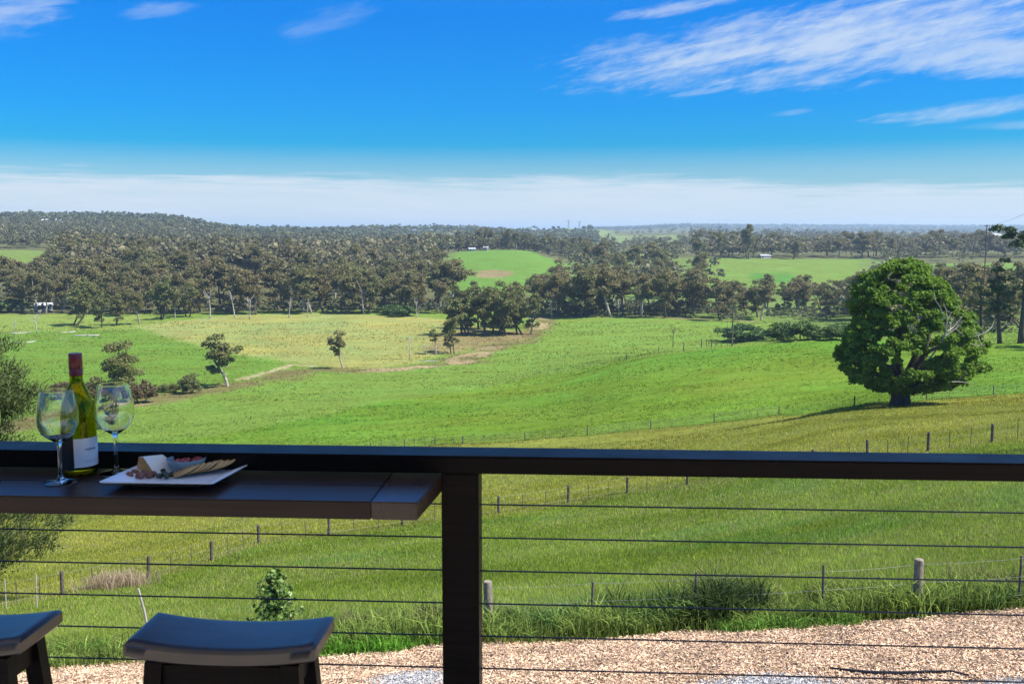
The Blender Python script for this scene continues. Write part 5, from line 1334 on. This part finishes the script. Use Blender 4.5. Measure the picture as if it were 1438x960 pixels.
def ellipsoid(mb, c, r, rot=None, seg=10, rings=7, noise=0, rng=None):
    V = []; q = []
    for i in range(rings+1):
        th = math.pi*i/rings
        for k in range(seg):
            ph = 2*math.pi*k/seg; v = Vector((math.sin(th)*math.cos(ph)*r[0], math.sin(th)*math.sin(ph)*r[1], math.cos(th)*r[2]))
            if noise and 0 < i < rings: v *= 1+rng.uniform(-noise, noise)
            if rot is not None: v = rot @ v
            V.append((v+Vector(c))[:])
    for i in range(rings):
        for k in range(seg): q.append([(i+1)*seg+k, (i+1)*seg+(k+1) % seg, i*seg+(k+1) % seg, i*seg+k])
    mb.add(V, q)
M_bowl = mat_plain('blue_grey_bowl', (.22, .33, .38), .2, .5, 20, .1); M_tom = mat_plain('dried_tomato', (.26, .022, .012), .3, .6, 80, .4); M_crk = mat_plain('cracker', (.52, .33, .14), .7, .2, 120, .3)
M_olv = mat_plain('olive_skin', (.035, .045, .018), .22, .6, 40, .4); M_nut = mat_plain('dried_fruit', (.20, .085, .055), .5, .4, 60, .45); M_ham = mat_plain('cured_meat', (.32, .06, .06), .4, .4, 50, .5)
p = on_plane(262, 655.5, FD-.012); bc = Vector((p.x, p.y, CZ-FD+.0006))
b = MB(); b.lathe(spline([(.0001, .0), (.022, .0), (.032, .006), (.043, .020), (.0475, .034)], 4)+[(.0460, .0345)]+spline([(.0455, .033), (.040, .019), (.028, .0075), (.0001, .0055)], 4), 40)
tag(b.build('dip_bowl', M_bowl, None, True, bc), 'small blue-grey bowl of dried tomato in the middle of the plate', 'bowl')
rr = random.Random(3); b = MB()
for k in range(34):
    a, d = rr.uniform(0, 6.28), .034*math.sqrt(rr.random())
    ellipsoid(b, (math.cos(a)*d, math.sin(a)*d, .019+.012*rr.random()), (.013, .005, .004), Matrix.Rotation(rr.uniform(0, 6.28), 3, 'Z') @ Matrix.Rotation(rr.uniform(-.5, .5), 3, 'Y'), 8, 6)
tag(b.build('dried_tomato', M_tom, None, True, bc+Vector((0, 0, .0))), 'dark red dried tomato strips filling the small bowl', 'tomato', kind='stuff')
# crackers fanned along the front right of the plate
cn = ['front, leftmost', 'second from the left', 'third from the left', 'fourth from the left', 'fifth from the left', 'sixth from the left', 'seventh from the left', 'rearmost, rightmost']
for k in range(8):
    px = 258+k*8.4; rw = 668.5-k*1.1; p = on_plane(px, rw, FD); b = MB(); r = .0270
    b.lathe([(.0001, -.002), (r*.95, -.002), (r, 0), (r*.95, .002), (r*.5, .0026), (.0001, .002)], 22)
    o = b.build('cracker', M_crk, None, True, Vector((p.x, p.y, CZ-FD+.0135+.0007*k))); o.rotation_euler = Matrix.Rotation(R(-12), 3, 'Z').to_euler()
    o.rotation_euler = (R(5+rr.uniform(-4, 4)), R(-24+rr.uniform(-4, 4)), R(rr.uniform(-8, 8))); tag(o, 'thin golden cracker in the fan on the plate, '+cn[k], 'cracker', 'crackers fanned on the plate')
for k, (px, rw) in enumerate([(235, 661), (244, 659.5), (253, 663)]):
    pass
def bits(name, mat, lst, r, fmt, cat, grp, names):
    for k, (px, rw) in enumerate(lst):
        p = on_plane(px, rw, FD); b = MB(); s = rr.uniform(.85, 1.15)
        ellipsoid(b, (0, 0, 0), (r[0]*s, r[1]*s, r[2]*s), None, 10, 7, .08, rr)
        o = b.build(name, mat, None, True, Vector((p.x, p.y, CZ-FD+r[2]*s*.95))); o.rotation_euler = (0, 0, rr.uniform(0, 6)); tag(o, fmt.format(names[k]), cat, grp)
bits('olive', M_olv, [(224, 671.5), (231, 668.5), (234, 672), (240, 669), (229, 664)], (.0085, .0068, .0066), 'dark olive in front of the small bowl, {}', 'olive', 'olives on the plate', ['leftmost', 'second from the left', 'foremost', 'rightmost', 'rearmost'])
bits('dried_fruit', M_nut, [(182, 671), (190, 667.5), (197, 671.5), (203, 667), (209, 671), (215, 669)], (.0105, .0085, .0075), 'reddish dried fruit piece in front of the cheese, {}', 'dried fruit', 'dried fruit on the plate', ['leftmost', 'second from the left', 'third from the left', 'fourth from the left', 'fifth from the left', 'rightmost'])
for k, (px, rw, s) in enumerate([(289, 652, 1.0), (302, 652.5, 1.2), (316, 655, 1.3)]):
    p = on_plane(px, rw, FD); b = MB(); ellipsoid(b, (0, 0, 0), (.020*s, .010*s, .010), None, 12, 8, .18, rr)
    o = b.build('cured_meat', M_ham, None, True, Vector((p.x, p.y, CZ-FD+.010))); o.rotation_euler = (0, 0, .4*k-.5); tag(o, 'folded slice of dark red cured meat at the back of the plate, '+['left', 'middle', 'right'][k], 'meat', 'cured meat slices')

# ---------------------------------------------------------------- haze
def haze():
    b = MB(); x0, y0, z0, z1 = -14000, -13600, -60.0, 72.0
    b.box((0, 0, (z0+z1)/2), (28000, 28000, z1-z0)); m = bpy.data.materials.new('haze'); m.use_nodes = True; n = m.node_tree.nodes; n.clear()
    v = n.new('ShaderNodeVolumePrincipled'); v.inputs['Color'].default_value = (.58, .78, .97, 1); v.inputs['Density'].default_value = 1.15e-4; v.inputs['Anisotropy'].default_value = 0.2
    o = n.new('ShaderNodeOutputMaterial'); m.node_tree.links.new(v.outputs[0], o.inputs['Volume'])
    ob = b.build('haze', m); tag(ob, 'thin pale blue haze over the distant ridges', 'haze', kind='stuff')
haze()
bpy.context.view_layer.update()
